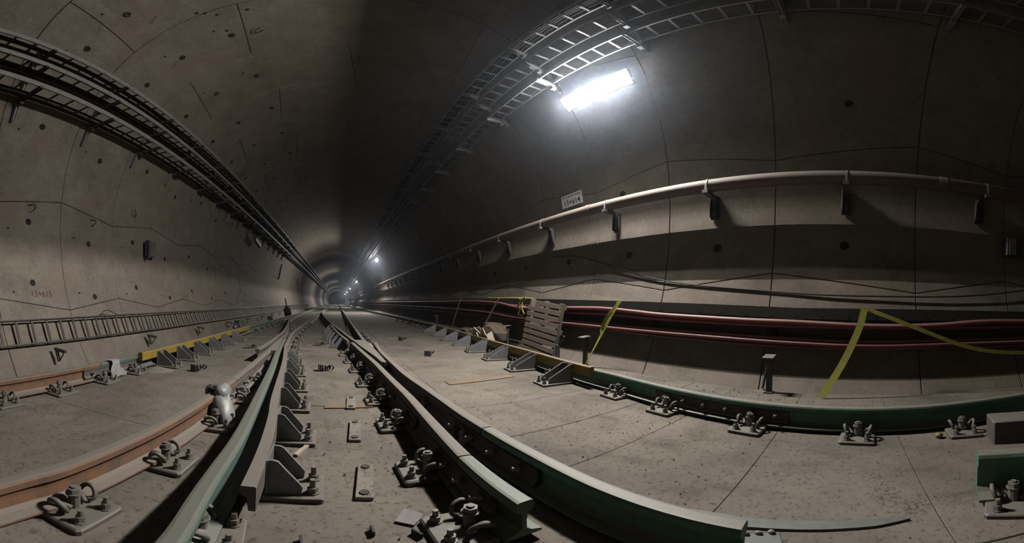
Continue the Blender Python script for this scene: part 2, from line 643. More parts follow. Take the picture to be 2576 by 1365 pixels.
def slab(x0, x1, y0, y1, name='floor_slab', mat='floor', seed=0):
    r2 = random.Random(seed)
    mb = MB()
    g = 0.0012
    nx, ny = max(2, int((x1 - x0) / 0.45)), 2
    zt = r2.uniform(-0.004, 0.003)
    vv, ff = [], []
    def q(x, y, z):
        vv.append(Vector((x, y, z)))
    e = 0.003
    for (a, b, c, d, z) in ((x0 + g, x1 - g, y0 + g, y1 - g, -0.035), (x0 + g, x1 - g, y0 + g, y1 - g, zt - 0.004), (x0 + g + e, x1 - g - e, y0 + g + e, y1 - g - e, zt)):
        for x, y in ((a, c), (b, c), (b, d), (a, d)):
            q(x, y, z)
    for k in (0, 4):
        ff += [(k + i, k + (i + 1) % 4, k + 4 + (i + 1) % 4, k + 4 + i) for i in range(4)]
    ff.append((8, 9, 10, 11))
    mb.add(vv, ff)
    return mb.build(name, M[mat], floor)


ys = [-7, -5, -3.4, -2.6, -1.86, -1.12, -0.36, 0.49, 1.26, 1.80, 2.50, 3.22, 3.95, 4.68, 5.4, 6.13, 6.86, 7.6, 8.4, 9.4, 10.6, 12, 14, 17, 21, 26, 32, 40]
for k in range(len(ys) - 1):
    slab(0.98, FX1, ys[k], ys[k + 1], seed=k)
yl = [-7, -4.0, -1.2, 0.35, 1.85, 3.35, 4.85, 6.35, 8.0, 10, 13, 17, 22, 30, 40]
for k in range(len(yl) - 1):
    slab(-2.72, -0.98, yl[k], yl[k + 1], mat='floor', seed=100 + k)
ym = [-7, -3, 2.70, 6.9, 12, 20, 30, 40]
for k in range(len(ym) - 1):
    slab(-0.98, 0.98, ym[k], ym[k + 1], seed=200 + k)

# ------------------------------------------------------------------ rails
RZ = 0.028                       # underside of the rail foot on its plates
RAIL = [(-.072, 0), (.072, 0), (.072, .011), (.030, .024), (.010, .040), (.008, .085), (.012, .116), (.035, .130), (.036, .158), (.030, .169), (.018, .172), (-.018, .172), (-.030, .169), (-.036, .158), (-.035, .130), (-.012, .116), (-.008, .085), (-.010, .040), (-.030, .024), (-.072, .011)]
CHECK = [(.002, .055), (.027, .055), (.029, .168), (.025, .174), (-.025, .174), (-.029, .168), (-.029, .135), (-.020, .128), (-.004, .120)]
GUARD = [(-.03, .105), (.022, .105), (.026, .110), (.026, .205), (.020, .213), (-.026, .213), (-.032, .205), (-.032, .110)]


def rail(name, pts, mat, label, prof=RAIL, cat='rail', group=None, sm=True, z=RZ, per=5):
    path = [(p[0], p[1], z) for p in pts]
    p3 = catmull(path, per) if sm else [Vector(p) for p in path]
    mb = MB()
    mb.sweep(prof, p3)
    o = mb.build(name, M[mat])
    tag(o, label, cat, group)
    return o


L1 = [(-2.445, -3), (-2.445, 1.4), (-2.435, 2.0), (-2.40, 3.3), (-2.40, 5), (-2.43, 8.1), (-2.43, 13), (-2.43, 45)]
L1a = [(-2.445, -3), (-2.445, 0), (-2.445, 1.4), (-2.435, 2.0), (-2.42, 2.68)]
L1b = [(-2.42, 2.69), (-2.40, 3.3), (-2.40, 5), (-2.43, 8.1), (-2.43, 13), (-2.43, 25), (-2.43, 60), (-2.43, 150)]
B3a = [(-0.99, -2.5), (-0.98, -0.5), (-0.975, 0.55), (-0.95, 0.8), (-0.935, 1.05), (-0.905, 1.5), (-0.89, 1.9), (-0.895, 2.3), (-0.90, 2.71)]
B3b = [(-0.90, 2.72), (-0.915, 3.35), (-0.95, 4.15), (-0.99, 5.2), (-1.025, 6.2)]
B4 = [(-0.33, 0.2), (-0.375, 0.65), (-0.42, 0.92), (-0.445, 1.15), (-0.475, 1.55), (-0.56, 2.3), (-0.685, 3.39), (-0.83, 4.5), (-1.01, 6.15)]
W1 = [(-1.145, 4.57), (-1.145, 5.37), (-1.19, 6.3), (-1.24, 7.2), (-1.32, 8.1), (-1.62, 10.6), (-1.98, 13.5), (-2.24, 17), (-2.33, 21)]
W2a = [(-0.80, 5.0), (-0.90, 6.0), (-1.0, 7.2), (-1.03, 8.3), (-1.055, 10), (-1.08, 12), (-1.13, 16.7), (-1.20, 24), (-1.22, 60), (-1.22, 150)]
CK = [(-0.29, 1.04), (-0.318, 1.4), (-0.37, 1.85), (-0.44, 2.3), (-0.605, 3.7), (-0.80, 5.0)]
C1 = [(0.55, 3.76), (0.48, 4.5), (0.395, 5.2), (0.33, 5.8), (0.235, 6.6), (-0.14, 10.2), (-0.62, 15.5), (-1.0, 21), (-1.15, 26)]
C2 = [(0.548, 3.76), (0.53, 4.5), (0.505, 5.4), (0.485, 6.2), (0.475, 8.25), (0.445, 14.3), (0.43, 30), (0.42, 60), (0.42, 150)]
D1 = [(-0.215, 10.2), (0.0, 7.5), (0.195, 5.85)]
D2 = [(0.255, 5.62), (0.315, 5.0), (0.373, 4.4), (0.440, 3.7), (0.487, 2.94), (0.525, 2.35), (0.535, 1.9), (0.54, 1.28)]
D3 = [(0.54, 1.27), (0.55, 1.05), (0.565, 0.84)]
Fa = [(0.655, 5.63), (0.625, 4.6), (0.64, 3.9), (0.665, 3.1), (0.715, 2.55), (0.75, 2.1), (0.765, 1.85), (0.79, 1.575)]
Fb = [(0.79, 1.565), (0.825, 1.15), (0.84, 0.8), (0.855, 0.5), (0.865, 0.27)]
Rr = [(2.62, -2.2), (2.47, -1.1), (2.395, -0.6), (2.36, -0.1), (2.36, 0.4), (2.385, 0.9), (2.455, 1.5), (2.56, 2.2), (2.60, 2.7), (2.735, 4.0), (2.90, 6.2), (3.06, 8.2), (3.16, 11), (3.18, 15), (3.1, 20), (2.9, 28), (2.6, 40), (2.4, 60), (2.4, 150)]
Gr = [(2.50, 2.50), (2.535, 2.9), (2.66, 4.0), (2.825, 6.2), (2.985, 8.2), (3.08, 10.6)]
Gl = [(-2.325, 3.36), (-2.325, 5), (-2.345, 7.0), (-2.355, 8.4)]

rail('rail', L1a, 'rust_rail', 'rusty orange rail with dusty top running along the far left wall')
rail('rail', L1b, 'teal_rail', 'teal-green dusty rail continuing the orange rail along the left wall into the distance')
rail('rail', B3a, 'rust_rail', 'rusty orange rail nearest the lower left corner, ending at the plastic-wrapped bundle')
rail('rail', B4, 'mint_rail', 'mint green dusted rail slanting to the bottom edge beside the bracketed check rail')
rail('rail', W1, 'grey_rail', 'grey wing rail left of the left frog with a blunt cut end')
rail('rail', W2a, 'grey_rail', 'dusty grey rail right of the left frog curving away to the tunnel end')
rail('check_rail', CK, 'grey_rail', 'hooked check rail with cut end held by five blue-grey brackets in the left centre', prof=CHECK, cat='rail')
rail('rail', C2, 'brown_rail', 'straight dark rail leading from the right frog towards the tunnel end')
rail('rail', C1, 'grey_rail', 'slanting rail meeting the right frog from the left, behind the bracketed check rail')
rail('check_rail', D1, 'grey_rail', 'short check rail with six close brackets left of the right frog', prof=[(-u, h) for u, h in CHECK], cat='rail')
rail('rail', D2, 'brown_rail', 'brown wing rail left of the right frog running towards the bottom centre')
rail('rail', D3, 'mint2_rail', 'short pale green rail length with cut end at the bottom centre')
rail('rail', Fa, 'brown_rail', 'brown rail right of the right frog, bending towards the viewer')
rail('rail', Fb, 'green_rail', 'green painted rail with cut end curving to the bottom right')
rail('rail', Rr, 'green_rail', 'long green painted rail beside the right wall with dusty top')
g1 = rail('guard_rail', Gr, 'yellow', 'yellow painted guard rail bolted beside the green rail on the right', prof=GUARD, cat='rail')
g2 = rail('guard_rail', Gl, 'yellow', 'yellow painted guard rail bolted beside the rail at the left wall', prof=GUARD, cat='rail')

# frogs: the solid vee between the two converging rails
frog = thing('crossing_frog', 'dusty steel crossing frog of the left track, nose pointing down the tunnel', 'crossing', (-0.95, 5.0, 0))
mb = MB()
inv = Vector((-0.95, 5.0, 0))
mb.sweep(RAIL, [p - inv for p in catmull([(a, b, RZ) for a, b in B3b], 5)])
mb.build('point_rail', M['grey_rail'], frog)
mb = MB()
poly = [(-0.99, 4.5), (-0.80, 4.5), (-0.865, 5.0), (-0.935, 5.6), (-1.005, 6.25), (-1.055, 6.85), (-1.085, 6.85), (-1.085, 6.2), (-1.06, 5.5), (-1.03, 5.0)]
mb.extrude(poly, RZ + 0.02, RZ + 0.171, (-inv, (1, 0, 0), (0, 1, 0), (0, 0, 1)))
mb.build('frog_nose', M['grey_rail'], frog)
mb = MB()
mb.box((-0.86 + 0.95, 4.25 - 5, RZ + 0.06), (0.10, 0.34, 0.10), rz=0.08, ch=0.01)
mb.box((-1.0, -0.55, 0.012), (0.0, 0.0, 0.0))
mb2 = MB()
mb2.box((-0.86 + 0.95, 4.25 - 5, RZ + 0.06), (0.10, 0.34, 0.10), rz=0.08, ch=0.01)
mb2.build('spacer_block', M['fishgrey'], frog)

frog2 = thing('crossing_frog', 'dusty steel crossing frog right of centre, nose pointing to the viewer', 'crossing', (0.5, 5.0, 0))
mb = MB()
poly = [(0.548, 3.67), (0.572, 3.9), (0.566, 4.5), (0.541, 5.4), (0.522, 6.0), (0.285, 6.0), (0.36, 5.2), (0.445, 4.5), (0.53, 3.78)]
mb.extrude(poly, RZ + 0.02, RZ + 0.1725, ((-0.5, -5, 0), (1, 0, 0), (0, 1, 0), (0, 0, 1)))
mb.build('frog_nose', M['grey_rail'], frog2)
mb = MB()
mb.box((0.075, 0.62, RZ + 0.08), (0.06, 0.5, 0.10), rz=0.03, ch=0.01)
mb.build('spacer_block', M['steel'], frog2)
for k in range(9):
    mb = MB()
    mb.cyl((0.155, -0.6 + 0.22 * k, RZ + 0.10), 0.016, 0.035, 6)
    mb.build('nose_bolt', M['bolt'], frog2)


# ------------------------------------------------------------------ fasteners
def hexbolt(mb, x, y, z, r=0.017, h=0.075):
    mb.cyl((x, y, z), r * 2.0, 0.007, 10)
    mb.cyl((x, y, z + 0.007), r * 1.55, 0.026, 6)
    mb.cyl((x, y, z + 0.033), r * 0.9, h - 0.033, 8, r * 0.85)


def make_fastener(label, group):
    t = thing('rail_fastener', label, 'fastener', group=group)
    mb = MB()
    mb.box((0, 0, 0.013), (0.20, 0.235, 0.026), ch=0.012)
    mb.build('base_plate', M['fastener'], t)
    for s in (-1, 1):
        mb = MB()
        hexbolt(mb, 0.058, 0.066 * s, 0.026, 0.013, 0.062)
        mb.build('anchor_bolt', M['bolt'], t)
    mb = MB()
    mb.cyl((-0.042, 0, 0.026), 0.024, 0.07, 10)
    mb.cyl((-0.042, 0, 0.096), 0.034, 0.006, 10)
    mb.cyl((-0.042, 0, 0.102), 0.027, 0.022, 6)
    mb.cyl((-0.042, 0, 0.124), 0.014, 0.008, 8)
    mb.build('clip_bolt', M['bolt'], t)
    for s in (-1, 1):
        mb = MB()
        pts = [(-0.02, s * 0.035, 0.045), (-0.05, s * 0.048, 0.054), (-0.085, s * 0.070, 0.060), (-0.078, s * 0.088, 0.083), (-0.045, s * 0.090, 0.098), (-0.016, s * 0.084, 0.083), (-0.006, s * 0.070, 0.053), (-0.03, s * 0.058, 0.043)]
        mb.tube(catmull(pts, 4), 0.0115, 7)
        mb.build('spring_clip', M['fastener'], t, smooth=True)
    return t


fast0 = [None]


def fastener(x, y, side, rot, label, group):
    """side +1: plate lies on the +x side of its rail (rot: heading of the rail)"""
    rz = rot + (0 if side > 0 else PI)
    if fast0[0] is None:
        fast0[0] = make_fastener(label, group)
        fast0[0].location = (x, y, 0)
        fast0[0].rotation_euler = (0, 0, rz)
        return fast0[0]
    o = copy_tree(fast0[0], (x, y, 0), rz, label)
    o['group'] = group
    return o


def row(spots, side, rot, what, group, tail='counted from the near end'):
    n = len(spots)
    for k, (x, y) in enumerate(spots):
        if n == 1:
            lab = what
        elif k == n - 1:
            lab = '%s, farthest one' % what
        elif k == 0:
            lab = '%s, nearest one' % what
        else:
            lab = '%s, %s from near end' % (what, ORD[k])
        fastener(x, y, side, rot, lab, group)


row([(-2.30, 0.75), (-2.30, 1.42), (-2.285, 2.02), (-2.27, 2.66), (-2.26, 3.22)], 1, 0, 'clip fastener beside the orange rail at the left wall', 'fasteners of the left wall rail')
row([(-2.29, 9.2 + 0.75 * k) for k in range(7)], 1, 0, 'small fastener of the left wall rail beyond the guard', 'far fasteners of the left wall rail')
row([(-0.83, 0.15), (-0.825, 0.82), (-0.785, 1.42), (-0.765, 2.06)], 1, 0, 'clip fastener beside the near orange rail at lower left', 'fasteners of the near orange rail')
row([(-0.765, 2.72), (-0.78, 3.36), (-0.83, 4.15)], 1, 0.05, 'clip fastener beside the left frog rail', 'fasteners of the left frog rail')
row([(-0.70, 5.30), (-0.75, 5.95), (-0.82, 6.6), (-0.87, 7.4), (-0.90, 8.15), (-0.92, 9.0), (-0.93, 9.9), (-0.94, 10.9), (-0.95, 12.0)], 1, 0.03, 'small fastener right of the left frog grey rail', 'fasteners right of the left frog')
row([(-1.3, 9.4), (-1.42, 10.2), (-1.54, 11.0), (-1.66, 11.8), (-1.78, 12.6)], 1, 0.12, 'small fastener between grey rails behind the left frog', 'fasteners between the rails behind the left frog')
row([(0.40, 0.98), (0.40, 1.50), (0.385, 2.2), (0.35, 2.8), (0.305, 3.43), (0.255, 4.14), (0.20, 4.77), (0.13, 5.40)], -1, 0.05, 'bolted fastener left of the centre brown wing rail', 'fasteners of the centre rail')
row([(0.655, 2.50), (0.685, 1.75)], -1, 0, 'bolt plate between the two brown rails right of centre', 'bolt plates between the brown rails')
row([(0.40, 7.6), (0.39, 8.3), (0.385, 9.0), (0.38, 9.7), (0.38, 10.4), (0.375, 11.2)], -1, 0, 'small fastener left of the rail behind the right frog', 'fasteners behind the right frog')
row([(0.73, 6.6), (0.725, 7.3), (0.72, 8.0), (0.72, 8.7)], 1, 0, 'small fastener right of the rail behind the right frog', 'fasteners right of the dark rail')
row([(2.22, -0.82), (2.19, -0.07), (2.23, 0.70), (2.32, 1.47), (2.42, 2.10)], -1, -0.08, 'clip fastener in front of the green rail at the right wall', 'fasteners of the right wall rail')
row([(2.50, 3.2), (2.61, 4.2), (2.69, 5.15), (2.76, 6.1)], -1, -0.08, 'clip fastener under the right yellow guard rail', 'fasteners under the right guard rail')
row([(3.0, 11.2), (3.02, 12.0), (3.03, 12.9), (3.03, 13.9), (3.02, 15.0), (3.0, 16.2)], -1, 0, 'small dark fastener of the right rail beyond the guard', 'far fasteners of the right wall rail')
row([(1.175, -0.66)], -1, -0.45, 'fastener with yellow insulators before the short green rail at the right edge', 'single fasteners')
row([(-0.37, 0.93)], 1, 0.2, 'dark spring clip fastener cut off by the bottom edge, left of centre', 'single fasteners')


# ------------------------------------------------------------------ check rail brackets
def make_bracket(label, group, length=0.32, ht=0.205):
    t = thing('rail_bracket', label, 'bracket', group=group)
    mb = MB()
    mb.box((length / 2 - 0.02, 0, 0.012), (length + 0.04, 0.235, 0.024), ch=0.006)
    mb.build('base_plate', M['fastener'], t)
    for s in (-1, 1):
        mb = MB()
        poly = [(0.0, 0.024), (length - 0.09, 0.024), (length - 0.085, 0.065), (length - 0.098, 0.085), (0.040, ht - 0.006), (0.022, ht), (0.0, ht)]
        mb.extrude(poly, -0.007, 0.007, ((0, 0.078 * s, 0), (1, 0, 0), (0, 0, 1), (0, 1, 0)))
        mb.build('gusset_plate', M['blue_grey'], t)
        mb = MB()
        hexbolt(mb, length - 0.045, 0.062 * s, 0.024, 0.015, 0.075)
        mb.build('anchor_bolt', M['bolt'], t)
    mb = MB()
    mb.box((-0.006, 0, 0.024 + (ht - 0.024) / 2), (0.012, 0.185, ht - 0.024))
    mb.build('back_plate', M['blue_grey'], t)
    return t


brk = {}


def bracket(x, y, rz, label, group, length=0.32, ht=0.205):
    key = (length, ht)
    if key not in brk:
        o = make_bracket(label, group, length, ht)
        o.location = (x, y, 0)
        o.rotation_euler = (0, 0, rz)
        brk[key] = o
        return o
    o = copy_tree(brk[key], (x, y, 0), rz, label)
    o['group'] = group
    return o


def brackets(spots, what, group, **kw):
    n = len(spots)
    for k, (x, y, rz) in enumerate(spots):
        pos = 'nearest one' if k == 0 else ('farthest one' if k == n - 1 else '%s from near end' % ORD[k])
        bracket(x, y, rz, '%s, %s' % (what, pos), group, **kw)


brackets([(at_y(CK, y) + 0.042, y, 0.04) for y in (1.36, 1.97, 2.60, 3.19, 3.86)] + [(-0.675, 4.50, 0.06)], 'blue-grey twin-gusset bracket beside the hooked check rail', 'brackets of the centre check rail', length=0.225, ht=0.20)
brackets([(at_y(D1, y) - 0.06, y, PI - 0.09) for y in (6.35, 6.95, 7.6, 8.3, 9.05, 9.8)], 'blue-grey bracket left of the short check rail before the right frog', 'brackets of the right frog check rail', length=0.215, ht=0.19)
brackets([(at_y(Gr, y) - 0.04, y, PI - 0.09) for y in (2.90, 3.76, 4.66, 5.58, 6.5, 7.5, 8.55, 9.7)], 'blue-grey bracket before the right yellow guard rail', 'brackets of the right guard rail', length=0.40, ht=0.225)
brackets([(at_y(Gl, y) + 0.035, y, 0.0) for y in (3.80, 4.36, 4.96, 5.62, 6.28, 6.98)], 'grey bracket before the left yellow guard rail', 'brackets of the left guard rail', length=0.31, ht=0.215)


# ------------------------------------------------------------------ fishplates
def fishplate(path, y0, y1, side, mat, label, n=4, off=0.02):
    t = thing('fishplate', label, 'fishplate', (at_y(path, (y0 + y1) / 2), (y0 + y1) / 2, 0))
    o = Vector(t.location)
    mb = MB()
    prof = [(side * (off - 0.012), .035), (side * (off + 0.03), .030), (side * (off + 0.032), .045), (side * (off + 0.012), .06), (side * (off + 0.012), .105), (side * (off + 0.02), .122), (side * (off - 0.012), .126)]
    k = 6
    pts = [Vector((at_y(path, y0 + (y1 - y0) * i / k), y0 + (y1 - y0) * i / k, RZ)) - o for i in range(k + 1)]
    mb.sweep(prof, pts)
    mb.build('plate', M[mat], t)
    for i in range(n):
        y = y0 + (y1 - y0) * (i + 0.5) / n
        mb = MB()
        x = at_y(path, y) + side * (off + 0.012)
        c = Vector((x, y, RZ + 0.083)) - o
        mb.tube([c, c + Vector((side * 0.022, 0, 0))], 0.020, 6)
        mb.tube([c + Vector((side * 0.022, 0, 0)), c + Vector((side * 0.05, 0, 0))], 0.012, 8)
        mb.build('track_bolt', M['bolt'], t)
    return t


fishplate(Rr, 0.42, 1.62, -1, 'fish', 'dark brown fishplate with six pale bolts on the right green rail', 6)
fishplate(L1, 2.42, 3.30, 1, 'fishgrey', 'grey fishplate on the left wall rail under the white rag', 4)
fishplate(B3a + B3b[1:], 2.14, 3.3, 1, 'fishgrey', 'grey fishplate on the frog rail beyond the plastic-wrapped bundle', 5)
fishplate(Fa + Fb, 1.1, 2.0, -1, 'fish', 'dark fishplate on the joint of the brown and green rails at bottom right', 4)
fishplate(D2 + D3, 0.98, 1.6, -1, 'fish', 'dark fishplate on the joint of the pale green rail at the bottom centre', 4)
fishplate(D2 + D3, 2.0, 4.4, -1, 'fish', 'long dark steel bar along the web of the brown centre rail', 6)


# ------------------------------------------------------------------ cable ladders
def ladder(name, label, y0, y1, xo, zo, xi, zi, mat_out, mat_in, mat_rung, group, pitch=0.3, h=0.10, rung_end=16.0, phase=0.0, rw=0.030):
    """side rails at (xo,zo) and (xi,zi); single rungs near, the far ones joined"""
    ym = (y0 + y1) / 2
    t = thing(name, label, 'cable ladder', ((xo + xi) / 2, y0, min(zo, zi)), 0, group)
    o = Vector(t.location)
    d = Vector((xi - xo, 0, zi - zo)).normalized()
    up = Vector((-d.z, 0, d.x))
    if up.z < 0 or (abs(up.z) < 0.3 and up.x * (-1 if xo < 0 else 1) > 0):
        up = -up
    for (x, z, mt, s) in ((xo, zo, mat_out, 1), (xi, zi, mat_in, -1)):
        mb = MB()
        c = Vector((x, 0, z))
        ends = []
        prof = []
        # C section: web with two lips turned inward
        web = [(0, 0), (0, h), (0.022 * s, h), (0.022 * s, h - 0.006), (0.004 * s, h - 0.006), (0.004 * s, 0.006), (0.022 * s, 0.006), (0.022 * s, 0)]
        vv = []
        for y in (y0, y1):
            for a, b in web:
                vv.append(c + d * a + up * b + Vector((0, y, 0)) - o)
        n = len(web)
        mb.add(vv, [tuple(range(n)), tuple(range(2 * n - 1, n - 1, -1))] + [(k, (k + 1) % n, n + (k + 1) % n, n + k) for k in range(n)])
        mb.build('side_rail', M[mt], t)
    a0 = Vector((xo, 0, zo)) + up * 0.018 - o
    b0 = Vector((xi, 0, zi)) + up * 0.018 - o
    mb = MB()
    mb.bar(a0, b0, rw, 0.016, up)
    me = mb.mesh('rung', M[mat_rung])
    far = MB()
    y = y0 + 0.1 + phase
    cnt = 0
    while y < y1 - 0.05:
        if y < rung_end and cnt < 70:
            r_ = bpy.data.objects.new('rung', me)
            C.objects.link(r_)
            r_.parent = t
            r_.location = (0, y, 0)
            cnt += 1
        else:
            far.bar(a0 + Vector((0, y, 0)), b0 + Vector((0, y, 0)), 0.022, 0.016, up)
        y += pitch
    if far.v:
        f = far.build('far_rungs', M[mat_rung], t)
        f['kind'] = 'stuff'
    for ch in t.children:
        pass
    # positions were built around the start of the ladder
    for ch in t.children:
        if ch.name.startswith('rung'):
            ch.location.y -= 0
    return t


def fix_y(t, y0):
    return t


LT = [(-3.20, 4.99, -3.54, 4.99), (-3.36, 4.71, -3.70, 4.71), (-3.50, 4.34, -3.92, 4.34)]
RT = [(2.19, 5.52, 2.46, 5.52), (2.45, 5.27, 2.74, 5.27), (2.74, 4.98, 3.01, 4.98)]
nm = ['top', 'middle', 'lowest']
for k, (xo, zo, xi, zi) in enumerate(LT):
    ladder('cable_ladder', '%s of the three cable ladders high on the left wall' % nm[k], 0.0, 120, xo, zo, xi, zi, 'tray', 'tray_brown_shade', 'tray_brown_shade', 'cable ladders high on the left wall', rung_end=15)
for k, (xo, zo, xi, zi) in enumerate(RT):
    ladder('cable_ladder', '%s of the three bright cable ladders above the lamp at right' % nm[k], -5.0, 120, xo, zo, xi, zi, 'tray', 'tray', 'tray', 'cable ladders above the lamp', rung_end=13, pitch=0.275, phase=0.15)
ladder('cable_ladder', 'low cable ladder standing on edge along the foot of the left wall', 0.0, 46, -4.235, 0.60, -4.09, 0.215, 'low_ladder', 'low_ladder', 'low_ladder', 'low ladder', rung_end=19, h=0.05, phase=-0.03, rw=0.04)

# cables lying in the left ladders
for k, (x, z, label) in enumerate(((-3.40, 5.03, 'black cable in the top left ladder, nearest the wall'), (-3.34, 5.03, 'black cable in the middle of the top left ladder'), (-3.58, 4.76, 'black cable lying in the middle left ladder'), (-3.78, 4.39, 'black cable lying in the lowest left ladder'))):
    mb = MB()
    pts = [(x + 0.03 * math.sin(y * 0.7 + k), y, z + 0.008 * math.sin(y * 1.3 + k)) for y in [q * 0.8 for q in range(0, 50)]] + [(x, 90, z)]
    mb.tube(pts, 0.024, 6)
    tag(mb.build('cable', M['black'], smooth=True), label, 'cable', 'black cables in the left ladders')
for k, (x, z) in enumerate(((2.22, 5.57), (2.265, 5.575), (2.31, 5.57), (2.355, 5.575), (2.40, 5.57), (2.44, 5.575))):  # cables lie here; extra ones added to block light leaking past the ladder
    mb = MB()
    pts = [(x + 0.02 * math.sin(y * 0.6 + k), y, z) for y in [-5 + q * 0.8 for q in range(0, 50)]] + [(x, 90, z)]
    mb.tube(pts, 0.021, 6)
    tag(mb.build('cable', M['black'], smooth=True), 'thin dark cable lying in the top right ladder, %s from the tunnel axis' % ORD[k], 'cable', 'dark cables in the top right ladder')


# supports of the ladders: a strut channel on the wall with three cantilever arms
def support(y, side, label, group):
    t = thing('ladder_support', label, 'bracket', (0, y, 0), 0, group)
    mb = MB()
    angs = [R(a) for a in ((139, 143, 147, 151, 155) if side < 0 else (30, 36, 42, 47, 52))]
    angs = [R(a) for a in ((137, 141, 146, 151, 155.5) if side < 0 else (38, 42, 46, 50, 54))]
    for a, b in zip(angs, angs[1:]):
        p, q = cpt(a, TR - 0.06, 0), cpt(b, TR - 0.06, 0)
        up = -Vector((math.cos(a), 0, math.sin(a)))
        mb.bar(p, q, 0.045, 0.022, up)
        for s in (-1, 1):
            mb.bar(p + up * 0.018 + Vector((0, s * 0.019, 0)), q + up * 0.018 + Vector((0, s * 0.019, 0)), 0.006, 0.030, up)
        mb.bar(p - up * 0.03, q - up * 0.03, 0.03, 0.05, up)
    mb.build('strut', M['steel'], t)
    for (xo, zo, xi, zi) in (LT if side < 0 else RT):
        xw = TX + side * math.sqrt((TR - 0.06) ** 2 - (zo - TZ) ** 2)
        mb = MB()
        s = 1 if side > 0 else -1
        mb.bar((xo - s * 0.03, 0, zo - 0.022), (xw, 0, zo - 0.022), 0.05, 0.036)
        for q in (-1, 1):
            mb.bar((xo - s * 0.03, 0.021 * q, zo - 0.05), (xw, 0.021 * q, zo - 0.05), 0.006, 0.03)
        mb.box(((xw) - s * 0.05, 0, zo - 0.06), (0.08, 0.06, 0.10))
        mb.build('arm', M['steel'] if side > 0 else M['tray_brown_shade'], t)
    return t


for k in range(16):
    support(2.75 + 1.5 * (k - 1) if k else 1.25, -1, 'steel strut with three arms carrying the left ladders, %s from the viewer' % ORD[k], 'left ladder supports')
for k in range(14):
    support(-2.58 + 1.66 * k, 1, 'steel strut with three arms carrying the right ladders, %s from the near end' % ORD[k], 'right ladder supports')


# ------------------------------------------------------------------ lamps
def lamp(y, label, near=False):
    ang = R(35.0)
    base = cpt(ang, TR, y)
    nrm = -Vector((math.cos(ang), 0, math.sin(ang)))
    tan = Vector((-math.sin(ang), 0, math.cos(ang)))
    t = thing('wall_lamp', label, 'lamp', base, 0, 'lamps along the right wall')
    ln = 0.66
    fr = ((0, 0, 0), tan, nrm, (0, 1, 0))
    mb = MB()
    # opaque tray whose sides stand a little proud of the diffuser
    mb.extrude([(-0.085, 0.035), (0.085, 0.035), (0.094, 0.105), (0.088, 0.105), (0.080, 0.095), (-0.080, 0.095), (-0.086, 0.118), (-0.094, 0.118)], -ln - 0.015, ln + 0.015, fr)
    for s in (-0.42, 0.42):
        mb.extrude([(-0.02, 0.0), (0.02, 0.0), (0.02, 0.035), (-0.02, 0.035)], s - 0.03, s + 0.03, fr)
    mb.build('housing', M['housing'], t)
    mb = MB()
    n = 6
    poly = [(0.078, 0.096), (-0.078, 0.096)] + [(-0.078 * math.cos(PI * k / n), 0.097 + 0.012 * math.sin(PI * k / n)) for k in range(1, n)]
    mb.extrude(poly, -ln, ln, fr)
    mb.build('diffuser', M['lamp' if near else 'lampfar'], t)
    # added glow strip, shaded upwards by the tray edge, brightens the low left wall
    mb = MB()
    mb.extrude([(-0.185, 0.036), (-0.094, 0.036), (-0.094, 0.042), (-0.177, 0.042), (-0.179, 0.062), (-0.185, 0.062)], -ln, ln, fr)
    for s in (-ln - 0.006, ln):
        mb.extrude([(-0.185, 0.036), (-0.094, 0.036), (-0.094, 0.10), (-0.185, 0.062)], s, s + 0.006, fr)
    mb.build('added_strip_tray', M['housing'], t)
    mb = MB()
    mb.extrude([(-0.1172, 0.042), (-0.1132, 0.042), (-0.1132, 0.044), (-0.1172, 0.044)], -ln + 0.04, ln - 0.04, fr)
    mb.build('added_glow_strip', M['added_strip'], t)
    return t


lamp(3.45, 'glowing white tube lamp on the right wall under the cable ladders', True)
for k, y in enumerate((28.2, 58.5, 89.5, 120.0, 150.0, 180.0, 210.0, 240.0)):
    lamp(y, 'distant white lamp on the right wall, %s beyond the big lamp' % ORD[k])
lamp(-21.5, 'white tube lamp on the right wall behind the viewer')

